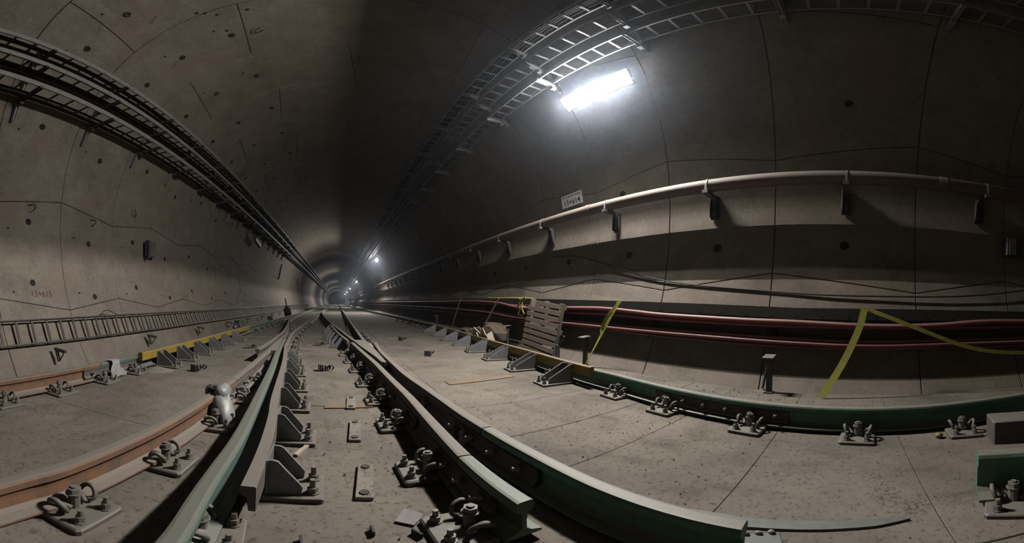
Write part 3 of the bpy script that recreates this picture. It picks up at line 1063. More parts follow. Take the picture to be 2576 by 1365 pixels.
# ------------------------------------------------------------------ pipe on the right wall
PX, PZ, PR = 3.885, 2.62, 0.092
PY = [0.08 + 1.765 * k for k in range(-3, 26)]
pipe = thing('pipe', 'large dust-topped pipe carried on brackets along the right wall', 'pipe', (PX, 0, PZ))
mb = MB()
mb.tube([(0, y, 0) for y in (-6, 0, 10, 40, 80, 150)], PR, 24)
mb.build('pipe_body', M['pipe'], pipe, smooth=True)
for y in (4.05, -1.1, 9.6, 15.0, 20.5):
    mb = MB()
    mb.tube([(0, y - 0.05, 0), (0, y + 0.05, 0)], PR + 0.008, 24)
    mb.build('coupling', M['pipe'], pipe)
for k, y in enumerate(PY[1:19]):
    t = thing('pipe_bracket', 'angle bracket under the right wall pipe, %s' % ('%s from the right edge' % ORD[k] if k < 16 else ('next to last down the tunnel' if k == 16 else 'last one down the tunnel')), 'bracket', (PX, y, 0), 0, 'brackets of the right wall pipe')
    xw = TX + math.sqrt(TR ** 2 - (2.45 - TZ) ** 2) - PX
    mb = MB()
    mb.bar((-0.12, 0, PZ - PR - 0.025), (xw - 0.01, 0, PZ - PR - 0.025), 0.075, 0.045)
    mb.build('arm', M['fastener'], t)
    mb = MB()
    mb.box((xw - 0.03, 0, 2.36), (0.05, 0.11, 0.34), ch=0.006)
    for s in (-1, 1):
        mb.bar((xw - 0.075, 0.045 * s, 2.53), (xw - 0.075, 0.045 * s, 2.21), 0.006, 0.06, (1, 0, 0))
    mb.build('wall_plate', M['dark_steel'], t)
    for z in (2.46, 2.26):
        mb = MB()
        mb.tube([(xw - 0.05, 0, z), (xw - 0.075, 0, z)], 0.022, 6)
        mb.build('anchor_bolt', M['bolt'], t)
    mb = MB()
    for a0 in range(12):
        a, b = PI * a0 / 12, PI * (a0 + 1) / 12
        r_ = PR + 0.006
        mb.bar((r_ * math.cos(a), 0, PZ + r_ * math.sin(a)), (r_ * math.cos(b), 0, PZ + r_ * math.sin(b)), 0.03, 0.005, (math.cos(a), 0, math.sin(a)))
    for s in (-1, 1):
        mb.bar((s * (PR + 0.006), 0, PZ), (s * (PR + 0.006), 0, PZ - PR - 0.03), 0.03, 0.005, (1, 0, 0))
    mb.build('pipe_strap', M['steel'], t)

# ------------------------------------------------------------------ low cable trays on the right
def tray_z(y):
    pts = [(-4, 0.97), (-1.0, 0.965), (0.6, 0.95), (1.7, 0.975), (3.1, 1.0), (5.9, 1.045), (9.4, 1.075), (20, 1.09), (150, 1.09)]
    for a, b in zip(pts, pts[1:]):
        if a[0] <= y <= b[0]:
            return a[1] + (b[1] - a[1]) * (y - a[0]) / (b[0] - a[0])
    return pts[-1][1]


TY = [-5, -3, -1, 0.6, 1.7, 3.1, 4.5, 5.9, 7.6, 9.4, 13, 20, 40, 100]


def low_tray(dz, xo, xi, h, name, label, mat):
    t = thing(name, label, 'cable tray', (xo, 0, 0), 0, 'low cable trays on the right')
    for x, s in ((0, 1), (xi - xo, -1)):
        mb = MB()
        prof = [(0, 0), (0.025 * s, 0), (0.025 * s, 0.005), (0.005 * s, 0.005), (0.005 * s, h - 0.005), (0.025 * s, h - 0.005), (0.025 * s, h), (0, h)]
        mb.sweep(prof, [(x, y, tray_z(y) + dz - h) for y in TY])
        mb.build('side_rail', M[mat], t)
    mb = MB()
    wd = xi - xo
    mb.sweep([(0.0, 0.0), (wd, 0.0), (wd, 0.004), (0.0, 0.004)], [(0, y, tray_z(y) + dz - h - 0.005) for y in TY])
    mb.build('light_stop_sheet', M[mat], t)  # sheet added to stop lamp light falling through the tray
    mb = MB()
    mb.bar((0, 0, 0), (xi - xo, 0, 0), 0.04, 0.014)
    me = mb.mesh('rung', M[mat])
    far = MB()
    y = -3.9
    k = 0
    while y < 40:
        z = tray_z(y) + dz - h + 0.012
        if k < 60:
            o = bpy.data.objects.new('rung', me)
            C.objects.link(o)
            o.parent = t
            o.location = (0, y, z)
        else:
            far.bar((0, y, z), (xi - xo, y, z), 0.04, 0.014)
        k += 1
        y += 0.3
    far.build('far_rungs', M[mat], t)['kind'] = 'stuff'
    return t


low_tray(0, 3.66, 3.93, 0.12, 'cable_tray', 'upper dark cable tray with bright lip low along the right wall', 'tray_green')
tl2 = low_tray(-0.41, 3.66, 3.80, 0.06, 'cable_tray', 'lower slotted cable tray under the red cables along the right wall', 'tray_green')
# pale plates added for the dashes of light on the lower tray edge
for k in range(18):
    mb = MB()
    y = 0.45 + 0.26 * k
    mb.box((-0.018, y, tray_z(y) - 0.455), (0.034, 0.14, 0.008))
    mb.build('lit_dash_plate', M['bolt'], tl2)
for k in range(13):
    y = -2.6 + 1.75 * k
    t = thing('tray_bracket', 'dark wall bracket holding both right low trays, %s from right edge' % ORD[k], 'bracket', (3.6, y, 0), 0, 'brackets of the low right trays')
    z0 = tray_z(y)
    mb = MB()
    mb.bar((0.26, 0, z0 - 0.56), (0.30, 0, z0 - 0.02), 0.05, 0.04, (1, 0, 0))
    mb.build('upright', M['dark_steel'], t)
    for dz in (-0.14, -0.48):
        mb = MB()
        mb.bar((0.07, 0, z0 + dz), (0.30, 0, z0 + dz), 0.045, 0.03)
        mb.build('arm', M['dark_steel'], t)

# red cables: hung on the front of the trays
def redcable(label, pts, r):
    mb = MB()
    mb.tube(catmull(pts, 6), r, 10)
    tag(mb.build('red_cable', M['red_cable'], smooth=True), label, 'cable', 'red cables on the low right trays')


redcable('upper thick red cable sagging along the front of the right tray', [(3.64, -5, 0.86), (3.64, -2.2, 0.84), (3.64, -1.57, 0.83), (3.64, -0.94, 0.78), (3.64, -0.27, 0.762), (3.64, 0.6, 0.785), (3.64, 1.15, 0.79), (3.64, 1.65, 0.80), (3.64, 2.4, 0.82), (3.64, 2.87, 0.85), (3.64, 3.5, 0.88), (3.64, 4.47, 0.87), (3.64, 5.81, 0.85), (3.64, 6.9, 0.95), (3.64, 8.95, 0.99), (3.64, 14, 0.97), (3.64, 40, 0.97)], 0.030)
redcable('second red cable just below the upper one on the right tray', [(3.665, -5, 0.80), (3.665, -1.5, 0.765), (3.665, 0.6, 0.74), (3.665, 2.4, 0.765), (3.665, 3.5, 0.80), (3.665, 5.8, 0.80), (3.665, 9, 0.93), (3.665, 40, 0.93)], 0.022)
redcable('upper pink-red cable of the lower pair on the right', [(3.665, -5, 0.64), (3.665, -1.65, 0.62), (3.665, -0.28, 0.585), (3.665, 0.6, 0.595), (3.665, 1.67, 0.615), (3.665, 3.54, 0.64), (3.665, 5.9, 0.68), (3.665, 11.4, 0.80), (3.665, 40, 0.80)], 0.022)
redcable('lower pink-red cable of the lower pair on the right', [(3.64, -5, 0.60), (3.64, -1.65, 0.575), (3.64, -0.28, 0.54), (3.64, 0.6, 0.55), (3.64, 1.67, 0.572), (3.64, 3.54, 0.60), (3.64, 5.9, 0.635), (3.64, 11.4, 0.75), (3.64, 40, 0.75)], 0.024)
redcable('lowest thin dark red cable on the lower right tray', [(3.65, -5, 0.55), (3.65, -1.65, 0.53), (3.65, 0.6, 0.505), (3.65, 3.54, 0.56), (3.65, 5.9, 0.59), (3.65, 40, 0.7)], 0.014)

# short bracket posts with pale top plates standing under the lower tray
for k, (y, z) in enumerate(((0.85, 0.41), (3.61, 0.44), (6.0, 0.46), (6.9, 0.47), (11.0, 0.48))):
    t = thing('bracket_post', 'short dark post with pale top under the right tray, %s from right edge' % ORD[k], 'post', (3.42, y, 0), 0, 'bracket posts at the right wall foot')
    mb = MB()
    mb.box((0.03, 0, z / 2), (0.05, 0.06, z - 0.01))
    mb.box((0.03, 0, 0.006), (0.10, 0.10, 0.012))
    mb.build('upright', M['dark_steel'], t)
    mb = MB()
    mb.box((0, 0, z), (0.17, 0.12, 0.014), m=Matrix.Rotation(-0.12, 3, 'Y'))
    mb.build('top_plate', M['bolt'], t)
    mb = MB()
    mb.bar((0.05, 0.02, z - 0.04), (0.13, 0.10, 0.02), 0.02, 0.02)
    mb.build('brace', M['dark_steel'], t)

# sagging wire on the right wall
mb = MB()
wp = [(4.13, 5.39, 1.92), (4.10, 4.42, 1.82), (4.06, 2.72, 1.34), (4.03, 1.05, 1.16), (4.0, -0.28, 1.12), (4.0, -1.85, 1.20), (4.05, -4, 1.6)]
mb.tube(catmull([(a - 0.02, b, c) for a, b, c in wp], 8), 0.010, 6)
tag(mb.build('wire', M['black'], smooth=True), 'black wire sagging across the right wall above the tray', 'wire')


# ------------------------------------------------------------------ yellow barrier tapes, stick
def tape(label, pts, wd, nrm=(-1, 0, 0.1), twist=0.0):
    pts = catmull(pts, 6)
    vv, ff = [], []
    n = Vector(nrm).normalized()
    m = len(pts)
    for i, p in enumerate(pts):
        t = (pts[min(i + 1, m - 1)] - pts[max(i - 1, 0)]).normalized()
        s = t.cross(n).normalized()
        s = Matrix.Rotation(twist * i / m, 3, t) @ s
        q = t.cross(s)
        k = wd / 2
        vv += [p - s * k, p + s * k, p + s * k + q * 0.004, p - s * k + q * 0.004]
    for i in range(m - 1):
        for k in range(4):
            ff.append((i * 4 + k, i * 4 + (k + 1) % 4, i * 4 + 4 + (k + 1) % 4, i * 4 + 4 + k))
    ff += [(0, 1, 2, 3), (m * 4 - 1, m * 4 - 2, m * 4 - 3, m * 4 - 4)]
    mb = MB()
    mb.add(vv, ff)
    return tag(mb.build('barrier_tape', M['tape']), label, 'tape', 'yellow tapes on the right tray')


tape('wide yellow tape slanting from the tray to the floor at right', [(3.52, -0.16, 0.965), (3.46, -0.10, 0.74), (3.40, 0.06, 0.38), (3.33, 0.27, 0.02)], 0.075, twist=0.3)
tape('yellow tape stretched from the tray towards the right edge', [(3.53, -0.18, 0.955), (3.50, -0.45, 0.86), (3.47, -0.8, 0.73), (3.45, -1.24, 0.57), (3.44, -1.62, 0.49), (3.43, -2.2, 0.45)], 0.045)
tape('yellow tape hanging from the tray right of the pallet', [(3.53, 3.02, 1.0), (3.50, 3.12, 0.82), (3.48, 3.28, 0.55), (3.42, 3.42, 0.25), (3.36, 3.52, 0.02)], 0.06, twist=0.8)
tape('yellow tape loop folded over beside the hanging tape', [(3.53, 3.0, 0.99), (3.49, 3.18, 0.80), (3.48, 3.30, 0.60), (3.47, 3.27, 0.46)], 0.05, twist=-0.6)
tape('thin dull yellow tape hanging far left of the pallet', [(3.54, 8.92, 1.09), (3.50, 9.13, 0.74), (3.44, 9.3, 0.3), (3.4, 9.36, 0.03)], 0.07)
tape('long flat yellow tape lying on top of the tray lip left of the knot', [(3.56, 5.2, 1.047), (3.56, 6.0, 1.065), (3.565, 7.2, 1.07)], 0.05, nrm=(-0.3, 0, 1))
mbk = MB()
knot = thing('tape_knot', 'bright yellow tape tied in a knot on the tray beside the pallet', 'tape', (3.52, 5.5, 0.9))
for k, pts in enumerate(([(0.03, 0.25, 0.15), (-0.02, 0.05, 0.12), (-0.03, -0.12, 0.16)], [(0, 0.02, 0.13), (-0.04, 0.12, 0.02), (-0.03, 0.2, -0.06)], [(0, -0.05, 0.14), (-0.05, -0.02, 0.0), (-0.04, -0.06, -0.14)], [(-0.02, 0.1, -0.04), (-0.05, 0.0, -0.08), (-0.03, -0.08, -0.03)], [(-0.03, 0.05, -0.06), (-0.05, 0.09, -0.16), (-0.03, 0.0, -0.20), (-0.02, -0.07, -0.15)])):
    mb = MB()
    mb.tube(catmull(pts, 5), [0.016] + [0.022] * 99 if False else 0.017, 5)
    mb.build('tape_loop' if k else 'tape_band', M['tape'], knot)
mb = MB()
mb.tube([(3.50, 6.5, 1.06), (3.34, 7.3, 0.03)], [0.018, 0.022], 7)
tag(mb.build('wooden_stick', M['wood']), 'brown stick leaning on the tray left of the yellow knot', 'stick')

# ------------------------------------------------------------------ pallet
pal = thing('pallet', 'dusty wooden pallet leaning against the low tray at right', 'pallet', (3.38, 4.72, 0.012))
bot, top = Vector((0, 0, 0)), Vector((0.125, -0.10, 0.97))
ax = (top - bot).normalized()
yv = Vector((0.0, 1, 0.03)).normalized()
nv = yv.cross(ax).normalized()
if nv.x > 0:
    nv = -nv
yv2 = ax.cross(nv)
if yv2.y < 0:
    yv2 = -yv2
Mp = Matrix((yv2, ax, nv)).transposed()
for k in range(9):
    hgt = 0.06 + k * 0.107
    mb = MB()
    ln = 0.98 if k < 8 else 0.62
    off = rng.uniform(-0.01, 0.01) + (0 if k < 8 else -0.03)
    c = yv2 * (0.49 - 0.49 + off) + ax * hgt + nv * 0.10
    mb.box(c, (ln, 0.078 + rng.uniform(-0.006, 0.006), 0.018), m=Mp @ Matrix.Rotation(rng.uniform(-0.004, 0.004), 3, 'Z'), ch=0.003)
    mb.build('slat', M['wood'], pal)
for s in (-0.44, 0.0, 0.44):
    mb = MB()
    mb.box(yv2 * s + ax * 0.49 + nv * 0.048, (0.05, 0.98, 0.085), m=Mp, ch=0.004)
    mb.build('stringer', M['wood'], pal)
for hgt in (0.07, 0.5, 0.92):
    mb = MB()
    mb.box(ax * hgt + nv * -0.005, (0.98, 0.08, 0.018), m=Mp, ch=0.003)
    mb.build('bottom_slat', M['wood'], pal)

# post stump beside the pallet
t = thing('steel_post', 'grey-green steel post stub standing in front of the pallet', 'post', (3.18, 3.95, 0))
mb = MB()
mb.box((0, 0, 0.15), (0.055, 0.055, 0.30), ch=0.008)
mb.box((0, 0, 0.006), (0.10, 0.10, 0.012))
mb.build('upright', M['blue_grey'], t)
mb = MB()
mb.bar((0, -0.02, 0.29), (0.04, -0.10, 0.44), 0.035, 0.03)
mb.bar((0, 0.02, 0.29), (0.03, 0.03, 0.43), 0.05, 0.03)
mb.build('bent_head', M['dark_steel'], t)


# ------------------------------------------------------------------ lumpy things: sacks, rubble, heap
def blob(mb, c, r, seed, n=10, flat=1.0, rough=0.25, m=7):
    r2 = random.Random(seed)
    vv, ff = [], []
    for i in range(m + 1):
        th = PI * i / m
        for k in range(n):
            a = 2 * PI * k / n
            q = 1 + r2.uniform(-rough, rough)
            if i in (0, m):
                q = 1
            vv.append(Vector(c) + Vector((r[0] * q * math.sin(th) * math.cos(a), r[1] * q * math.sin(th) * math.sin(a), r[2] * (q if i not in (0, m) else 1) * math.cos(th))))
    for i in range(m):
        for k in range(n):
            ff.append((i * n + k, i * n + (k + 1) % n, (i + 1) * n + (k + 1) % n, (i + 1) * n + k))
    mb.add(vv, ff)


bag = thing('rubbish_sack', 'torn rubbish sack spilling pale cardboard, left of the pallet', 'sack', (3.15, 6.1, 0))
mb = MB()
blob(mb, (0.04, 0, 0.26), (0.22, 0.40, 0.27), 3, 14, rough=0.14)
mb.build('sack_body', M['sack'], bag)
for k, (p, s, rz, tl) in enumerate((((-0.26, 0.16, 0.20), (0.02, 0.36, 0.32), 0.3, 0.5), ((-0.26, -0.16, 0.22), (0.02, 0.32, 0.34), -0.3, -0.5), ((-0.32, 0.0, 0.12), (0.02, 0.34, 0.24), 0.1, 0.9), ((-0.20, -0.36, 0.18), (0.02, 0.26, 0.34), -0.9, 0.2), ((-0.22, 0.32, 0.30), (0.02, 0.24, 0.2), 0.6, -0.3))):
    mb = MB()
    mb.box(p, s, m=(Matrix.Rotation(rz, 3, 'Z') @ Matrix.Rotation(tl, 3, 'X') @ Matrix.Rotation(-0.35, 3, 'Y')))
    mb.build('cardboard_flap', M['card'], bag)
for k, (p, r_, sd, mt, lb) in enumerate((((3.2, 7.6, 0.15), (0.2, 0.42, 0.17), 5, 'sack', 'brown dirt sack slumped left of the torn rubbish sack'), ((3.1, 7.0, 0.09), (0.14, 0.2, 0.10), 6, 'paper', 'pink-grey crumpled bag between the two sacks'), ((3.25, 10.6, 0.08), (0.16, 0.5, 0.09), 8, 'paper', 'pale crumpled sheet lying far left beside the right rail'))):
    mb = MB()
    blob(mb, p, r_, sd, 12, rough=0.18)
    tag(mb.build('sack', M[mt]), lb, 'sack')

# heap of pale sand and a white rag at the left rail joint
mb = MB()
vv, ff = [], []
n, m = 18, 5
hx, hy = -2.17, 3.50
for i in range(m):
    q = i / (m - 1)
    for k in range(n):
        a = 2 * PI * k / n
        rr = (1 - q) * (0.20 + 0.03 * math.sin(3 * a + 1)) + 0.005
        vv.append((hx + rr * math.cos(a) * 0.9, hy + rr * math.sin(a), 0.05 * (1 - (1 - q) ** 1.5) + 0.001))
for i in range(m - 1):
    for k in range(n):
        ff.append((i * n + k, i * n + (k + 1) % n, (i + 1) * n + (k + 1) % n, (i + 1) * n + k))
ff.append(tuple((m - 1) * n + k for k in range(n)))
mb.add(vv, ff)
tag(mb.build('sand_heap', M['sand'], smooth=True), 'small heap of pale sand by the left rail joint', 'sand')

rag = MB()
vv, ff = [], []
for i in range(9):
    q = i / 8
    for k in range(7):
        s = k / 6 - 0.5
        wy = 0.10 * (1 - 0.45 * math.sin(PI * min(1, q * 1.2))) * (1 + 0.35 * q)
        x = -2.44 + 0.09 * min(1, q * 3) + 0.05 * q + 0.02 * math.sin(k * 2.1 + i)
        z = 0.212 - (0 if q < 0.25 else (q - 0.25) * 0.245) + 0.004 * math.cos(k * 2.0)
        vv.append((x, 2.88 + s * wy * 2, z))
for i in range(8):
    for k in range(6):
        ff.append((i * 7 + k, i * 7 + k + 1, i * 7 + 8 + k, i * 7 + 7 + k))
nv_ = len(vv)
vv += [(a - 0.004, b, c - 0.004) for a, b, c in vv]
ff += [tuple(nv_ + q for q in reversed(f)) for f in ff]
rag.add(vv, ff)
tag(rag.build('rag', M['white'], smooth=True), 'white rag draped over the left wall rail at its joint', 'rag')

# plastic wrapped bundle on the near orange rail
pb = thing('wrapped_bundle', 'bundle wrapped in clear grey plastic slumped over the near orange rail', 'bundle', (-0.86, 2.24, 0))
mb = MB()
blob(mb, (0.03, 0.02, 0.20), (0.06, 0.10, 0.065), 11, 14, rough=0.12, m=9)
mb.build('wrapped_head', M['plastic'], pb, smooth=True)
mb = MB()
vv, ff = [], []
n = 14
for i in range(9):
    q = i / 8
    for k in range(n):
        a = 2 * PI * k / n
        rr = (0.06 + 0.028 * math.sin(PI * q)) * (1 + 0.14 * math.sin(5 * a + 3 * q))
        vv.append((0.035 + 0.085 * q + rr * math.cos(a) * 0.8, -0.03 - 0.10 * q + rr * math.sin(a), 0.19 * (1 - q) + 0.004 + 0.012 * math.sin(3 * a + i) * (1 - q)))
for i in range(8):
    for k in range(n):
        ff.append((i * n + k, i * n + (k + 1) % n, (i + 1) * n + (k + 1) % n, (i + 1) * n + k))
ff += [tuple(range(n)), tuple(8 * n + k for k in range(n))]
mb.add(vv, ff)
mb.build('plastic_wrap', M['plastic'], pb, smooth=True)
mb = MB()
blob(mb, (-0.06, 0.06, 0.19), (0.06, 0.07, 0.05), 12, 10, rough=0.2)
mb.build('dark_rubber', M['black'], pb)

# ------------------------------------------------------------------ small things on the floor
for k, (x, y, l_, rz) in enumerate(((0.135, 1.45, 0.34, 0.10), (0.125, 2.13, 0.36, 0.06), (0.125, 2.78, 0.34, 0.05))):
    t = thing('floor_strip', ('flat pale strip bolted to the floor between the centre rails, %s' % ('nearest one', 'middle one', 'farthest one')[k]), 'strip', (x, y, 0), -rz, 'flat strips between the centre rails')
    mb = MB()
    mb.box((0, 0, 0.008), (0.075, l_, 0.018), ch=0.003)
    mb.build('strip', M['sand'], t)
    for s in (-1, 1):
        mb = MB()
        mb.cyl((0, s * (l_ / 2 - 0.04), 0.017), 0.022, 0.006, 8)
        mb.build('bolt_head', M['rebar'], t)

loose0 = None
for k, (x, y, rz, lb) in enumerate(((-0.20, 4.15, 0.2, 'loose fastener standing on the floor between the two frogs'), (-0.40, 6.6, 0.1, 'loose small fastener on the floor far between the frogs'), (1.50, 7.6, 0.5, 'dark loose clip on the floor far right of the right frog'), (1.52, 5.3, 0.9, 'loose spiky fastener lying right of the right frog'), (-1.72, 3.68, 1.1, 'loose fastener with shadow on the floor right of the left guard'), (-1.66, 5.9, 0.3, 'loose fastener on the floor near the left wing rail end'))):
    if loose0 is None:
        t = loose0 = thing('loose_fastener', lb, 'fastener', (x, y, 0), rz, 'loose fasteners on the floor')
        mb = MB()
        for q in range(3):
            mb.box((-0.03 + 0.024 * q, 0, 0.046 - 0.006 * q), (0.007, 0.11, 0.092 - 0.012 * q), ch=0.002)
        mb.build('plates', M['fastener'], t)
        for q in range(4):
            mb = MB()
            a = q * 0.8
            pts = [Vector((0.04 + 0.03 * q + 0.02 * math.cos(u), 0.055 * math.cos(u + a), 0.045 + 0.04 * math.sin(u))) for u in [PI * v / 4 for v in range(-1, 6)]]
            mb.tube(pts, 0.010, 5)
            mb.build('clip', M['fastener'], t)
        mb = MB()
        mb.tube([(0.0, 0.02, 0.08), (0.13, 0.03, 0.06)], 0.014, 6)
        mb.build('bolt', M['bolt'], t)
    else:
        copy_tree(loose0, (x, y, 0), rz, lb)


def flat_scrap(name, label, cat, mat, pts, z=0.004, th=0.004):
    mb = MB()
    mb.extrude(pts, z, z + th, ((0, 0, 0), (1, 0, 0), (0, 1, 0), (0, 0, 1)))
    return tag(mb.build(name, M[mat]), label, cat)


flat_scrap('paper_scrap', 'grey paper scrap lying on the floor near the bottom centre', 'paper', 'paper', [(0.21, 1.10), (0.27, 1.06), (0.325, 1.13), (0.26, 1.185)])
mb = MB()
mb.add([(0.305, 1.105, 0.004), (0.36, 1.07, 0.005), (0.375, 1.10, 0.03), (0.32, 1.125, 0.022), (0.31, 1.06, 0.004), (0.355, 1.045, 0.006)], [(0, 1, 2, 3), (0, 4, 5, 1)])
tag(mb.build('folded_card', M['card']), 'small folded yellow and white card beside the grey paper scrap', 'card')
mb = MB()
mb.bar((-0.215, 1.72, 0.009), (-0.165, 1.86, 0.009), 0.025, 0.014)
tag(mb.build('wood_chip', M['card']), 'short pale wood chip beside the nearest check rail bracket', 'wood')
for k, (x, y, rz) in enumerate(((0.125, 1.04, 0.1), (0.265, 1.0, 0.5), (-0.10, 0.97, 0.15))):
    mb = MB()
    mb.box((x, y, 0.012), (0.010, 0.05, 0.024), rz=rz, ch=0.002)
    tag(mb.build('rusty_peg', M['rebar']), 'rusty steel peg standing at the bottom edge, %s' % ('beside the paper scrap', 'below the folded card', 'left of the strips')[k], 'peg', 'rusty pegs at the bottom edge')
# orange rust stain strips on the floor, flat timber shuttering left in the joint
flat_scrap('timber_strip', 'orange stained flat board lying across the right track bed', 'board', 'stain', [(1.20, 3.30), (2.08, 3.42), (2.08, 3.55), (1.20, 3.46)], z=0.0, th=0.008)
flat_scrap('timber_strip', 'orange stained flat board between the centre rails', 'board', 'stain', [(-0.10, 2.63), (0.30, 2.66), (0.30, 2.78), (-0.10, 2.75)], z=0.0, th=0.006)

# debris: grains of concrete
mb = MB()
r3 = random.Random(5)
for k in range(1500):
    y = r3.uniform(-1.3, 6.5) if k % 3 else r3.uniform(-0.8, 3.0)
    x = r3.choice([r3.uniform(-0.25, 0.35), r3.uniform(1.0, 2.2), r3.uniform(1.0, 2.2), r3.uniform(2.75, 3.4), r3.uniform(-2.2, -1.1)])
    if 0.44 < x < 0.98:
        continue
    s = r3.choice([0.0025, 0.003, 0.003, 0.004, 0.006]) * r3.uniform(0.7, 1.5)
    a = r3.uniform(0, 6.28)
    vv = [(x + s * math.cos(a + q * 2.09), y + s * math.sin(a + q * 2.09), 0.0) for q in range(3)] + [(x + s * 0.2, y, s * 1.1)]
    mb.add(vv, [(0, 1, 3), (1, 2, 3), (2, 0, 3), (0, 2, 1)])
o = mb.build('debris_grains', M['gap'])
tag(o, 'dark concrete crumbs scattered over the track bed', 'debris', kind='stuff')
mb = MB()
for k in range(700):
    y = r3.uniform(-1.8, 7)
    x = r3.uniform(2.62, 3.42)
    s = r3.uniform(0.004, 0.016)
    a = r3.uniform(0, 6.28)
    vv = [(x + s * math.cos(a + q * 1.57), y + s * math.sin(a + q * 1.57), -0.002) for q in range(4)] + [(x, y, s * 1.1)]
    mb.add(vv, [(0, 1, 4), (1, 2, 4), (2, 3, 4), (3, 0, 4)])
o = mb.build('rubble_strip', M['sand'])
tag(o, 'dusty rubble strewn between the right rail and the wall', 'debris', kind='stuff')

# ------------------------------------------------------------------ right edge: rail offcut, timber block, spill of insulators
t = thing('rail_offcut', 'short green rail piece standing at the right edge of the floor', 'rail', (1.33, -0.56, 0), 0)
mb = MB()
mb.sweep([(a * 1.2, b * 1.38) for a, b in RAIL], [(0.0, 0.0, 0.02), (-0.04, -0.15, 0.02), (-0.11, -0.36, 0.02), (-0.2, -0.6, 0.02)])
mb.build('rail_body', M['green_rail'], t)
mb = MB()
mb.box((-0.08, -0.25, 0.01), (0.2, 0.20, 0.02), rz=-0.3, ch=0.006)
mb.build('base_plate', M['fastener'], t)
flat_scrap('rail_stand_in', 'pale flat band standing in for the green rail top at the bottom right', 'bar', 'flatbar', [(1.033, 0.509), (1.058, 0.436), (1.091, 0.301), (1.127, 0.072), (1.159, -0.116), (1.203, -0.244), (1.226, -0.218), (1.213, -0.121), (1.192, 0.077), (1.153, 0.320), (1.141, 0.473), (1.128, 0.559)], z=0.001, th=0.012)  # added in place of the green rail's continuing top
t = thing('ribbed_sheet', 'pale ribbed sheet lying at the bottom edge below the flat band', 'sheet', (0, 0, 0))
mb = MB()
mb.extrude([(0.981, 0.475), (1.084, 0.216), (0.99, 0.18), (0.88, 0.43)], 0.001, 0.008, ((0, 0, 0), (1, 0, 0), (0, 1, 0), (0, 0, 1)))
mb.build('sheet', M['flatbar'], t)
for k in range(6):
    mb = MB()
    q = k / 5
    blob(mb, (0.985 + 0.09 * q, 0.44 - 0.20 * q, 0.012), (0.012, 0.015, 0.012), 40 + k, 8, rough=0.1, m=5)
    mb.build('rib', M['white'], t, smooth=True)
for k, (x, y, lb) in enumerate(((1.31, -0.585, 'yellow insulator knob at the end of the short green rail, left one'), (1.265, -0.645, 'yellow insulator knob at the end of the short green rail, right one'), (2.19, -0.63, 'yellow insulator knob left of the fastener at the right wall rail'))):
    mb = MB()
    blob(mb, (x, y, 0.022), (0.03, 0.03, 0.022), 20 + k, 10, rough=0.05)
    tag(mb.build('insulator', M['insul'], smooth=True), lb, 'insulator', 'yellow insulators')
mb = MB()
mb.box((2.02, -1.12, 0.085), (0.22, 0.34, 0.17), rz=-0.2, ch=0.01)
tag(mb.build('timber_block', M['fishgrey']), 'brown grey block by the right edge in front of the green rail', 'block')

# ------------------------------------------------------------------ sign on the right wall
def frame_right(x, y, z, lift=0.0):
    a = wall_ang(x, z)
    nrm = -Vector((math.cos(a), 0, math.sin(a)))
    up = Vector((-math.sin(a), 0, math.cos(a)))
    xv = up.cross(nrm)
    return Matrix.Translation(cpt(a, TR - lift, y)) @ Matrix((xv, up, nrm)).transposed().to_4x4()


def text_obj(name, body, size, mat, mw, parent=None, extrude=0.001, bold=0.0):
    cu = bpy.data.curves.new(name, 'FONT')
    cu.body = body
    cu.size = size
    cu.extrude = extrude
    cu.offset = bold
    cu.align_x = 'CENTER'
    cu.align_y = 'CENTER'
    tmp = bpy.data.objects.new(name, cu)
    C.objects.link(tmp)
    dg = bpy.context.evaluated_depsgraph_get()
    me = bpy.data.meshes.new_from_object(tmp.evaluated_get(dg))
    bpy.data.objects.remove(tmp)
    me.materials.clear()
    me.materials.append(mat)
    o = bpy.data.objects.new(name, me)
    C.objects.link(o)
    if parent:
        o.parent = parent
        o.matrix_parent_inverse = Matrix()
        o.matrix_basis = mw
    else:
        o.matrix_world = mw
    return o


sg = bpy.data.objects.new('distance_sign', None)
C.objects.link(sg)
sg.matrix_world = frame_right(4.07, 4.72, 3.02, 0.03) @ Matrix.Rotation(0.035, 4, 'Z')
tag(sg, 'white kilometre sign reading 13+614 on the right wall above the pipe', 'sign')
mb = MB()
mb.box((0, 0, 0), (0.60, 0.27, 0.008), ch=0.003)
mb.build('sign_panel', M['sign'], sg)
mb = MB()
for y in (-0.130, 0.130):
    mb.box((0, y, 0.0045), (0.595, 0.007, 0.002))
for x in (-0.295, 0.295):
    mb.box((x, 0, 0.0045), (0.007, 0.26, 0.002))
mb.build('sign_border', M['box_green'], sg)
text_obj('heading_text', 'KM (CROSSOVER)', 0.068, M['ink'], Matrix.Translation((0, 0.075, 0.005)), sg)
text_obj('number_text', '13+614', 0.155, M['ink'], Matrix.Translation((0.0, -0.045, 0.005)), sg, bold=0.001)
for s in (-1, 1):
    mb = MB()
    mb.box((s * 0.2, 0, -0.018), (0.03, 0.2, 0.028))
    mb.build('sign_standoff', M['dark_steel'], sg)


def frame_left(x, y, z, lift=0.0):
    return frame_right(x, y, z, lift) @ Matrix.Rotation(PI, 4, 'Z')


o = text_obj('painted_number', '13+615', 0.155, M['redpaint'], frame_left(-4.49, 3.50, 1.02, 0.004), bold=0.004, extrude=0.002)
tag(o, 'faded red paint number 13+615 sprayed on the left wall', 'number')
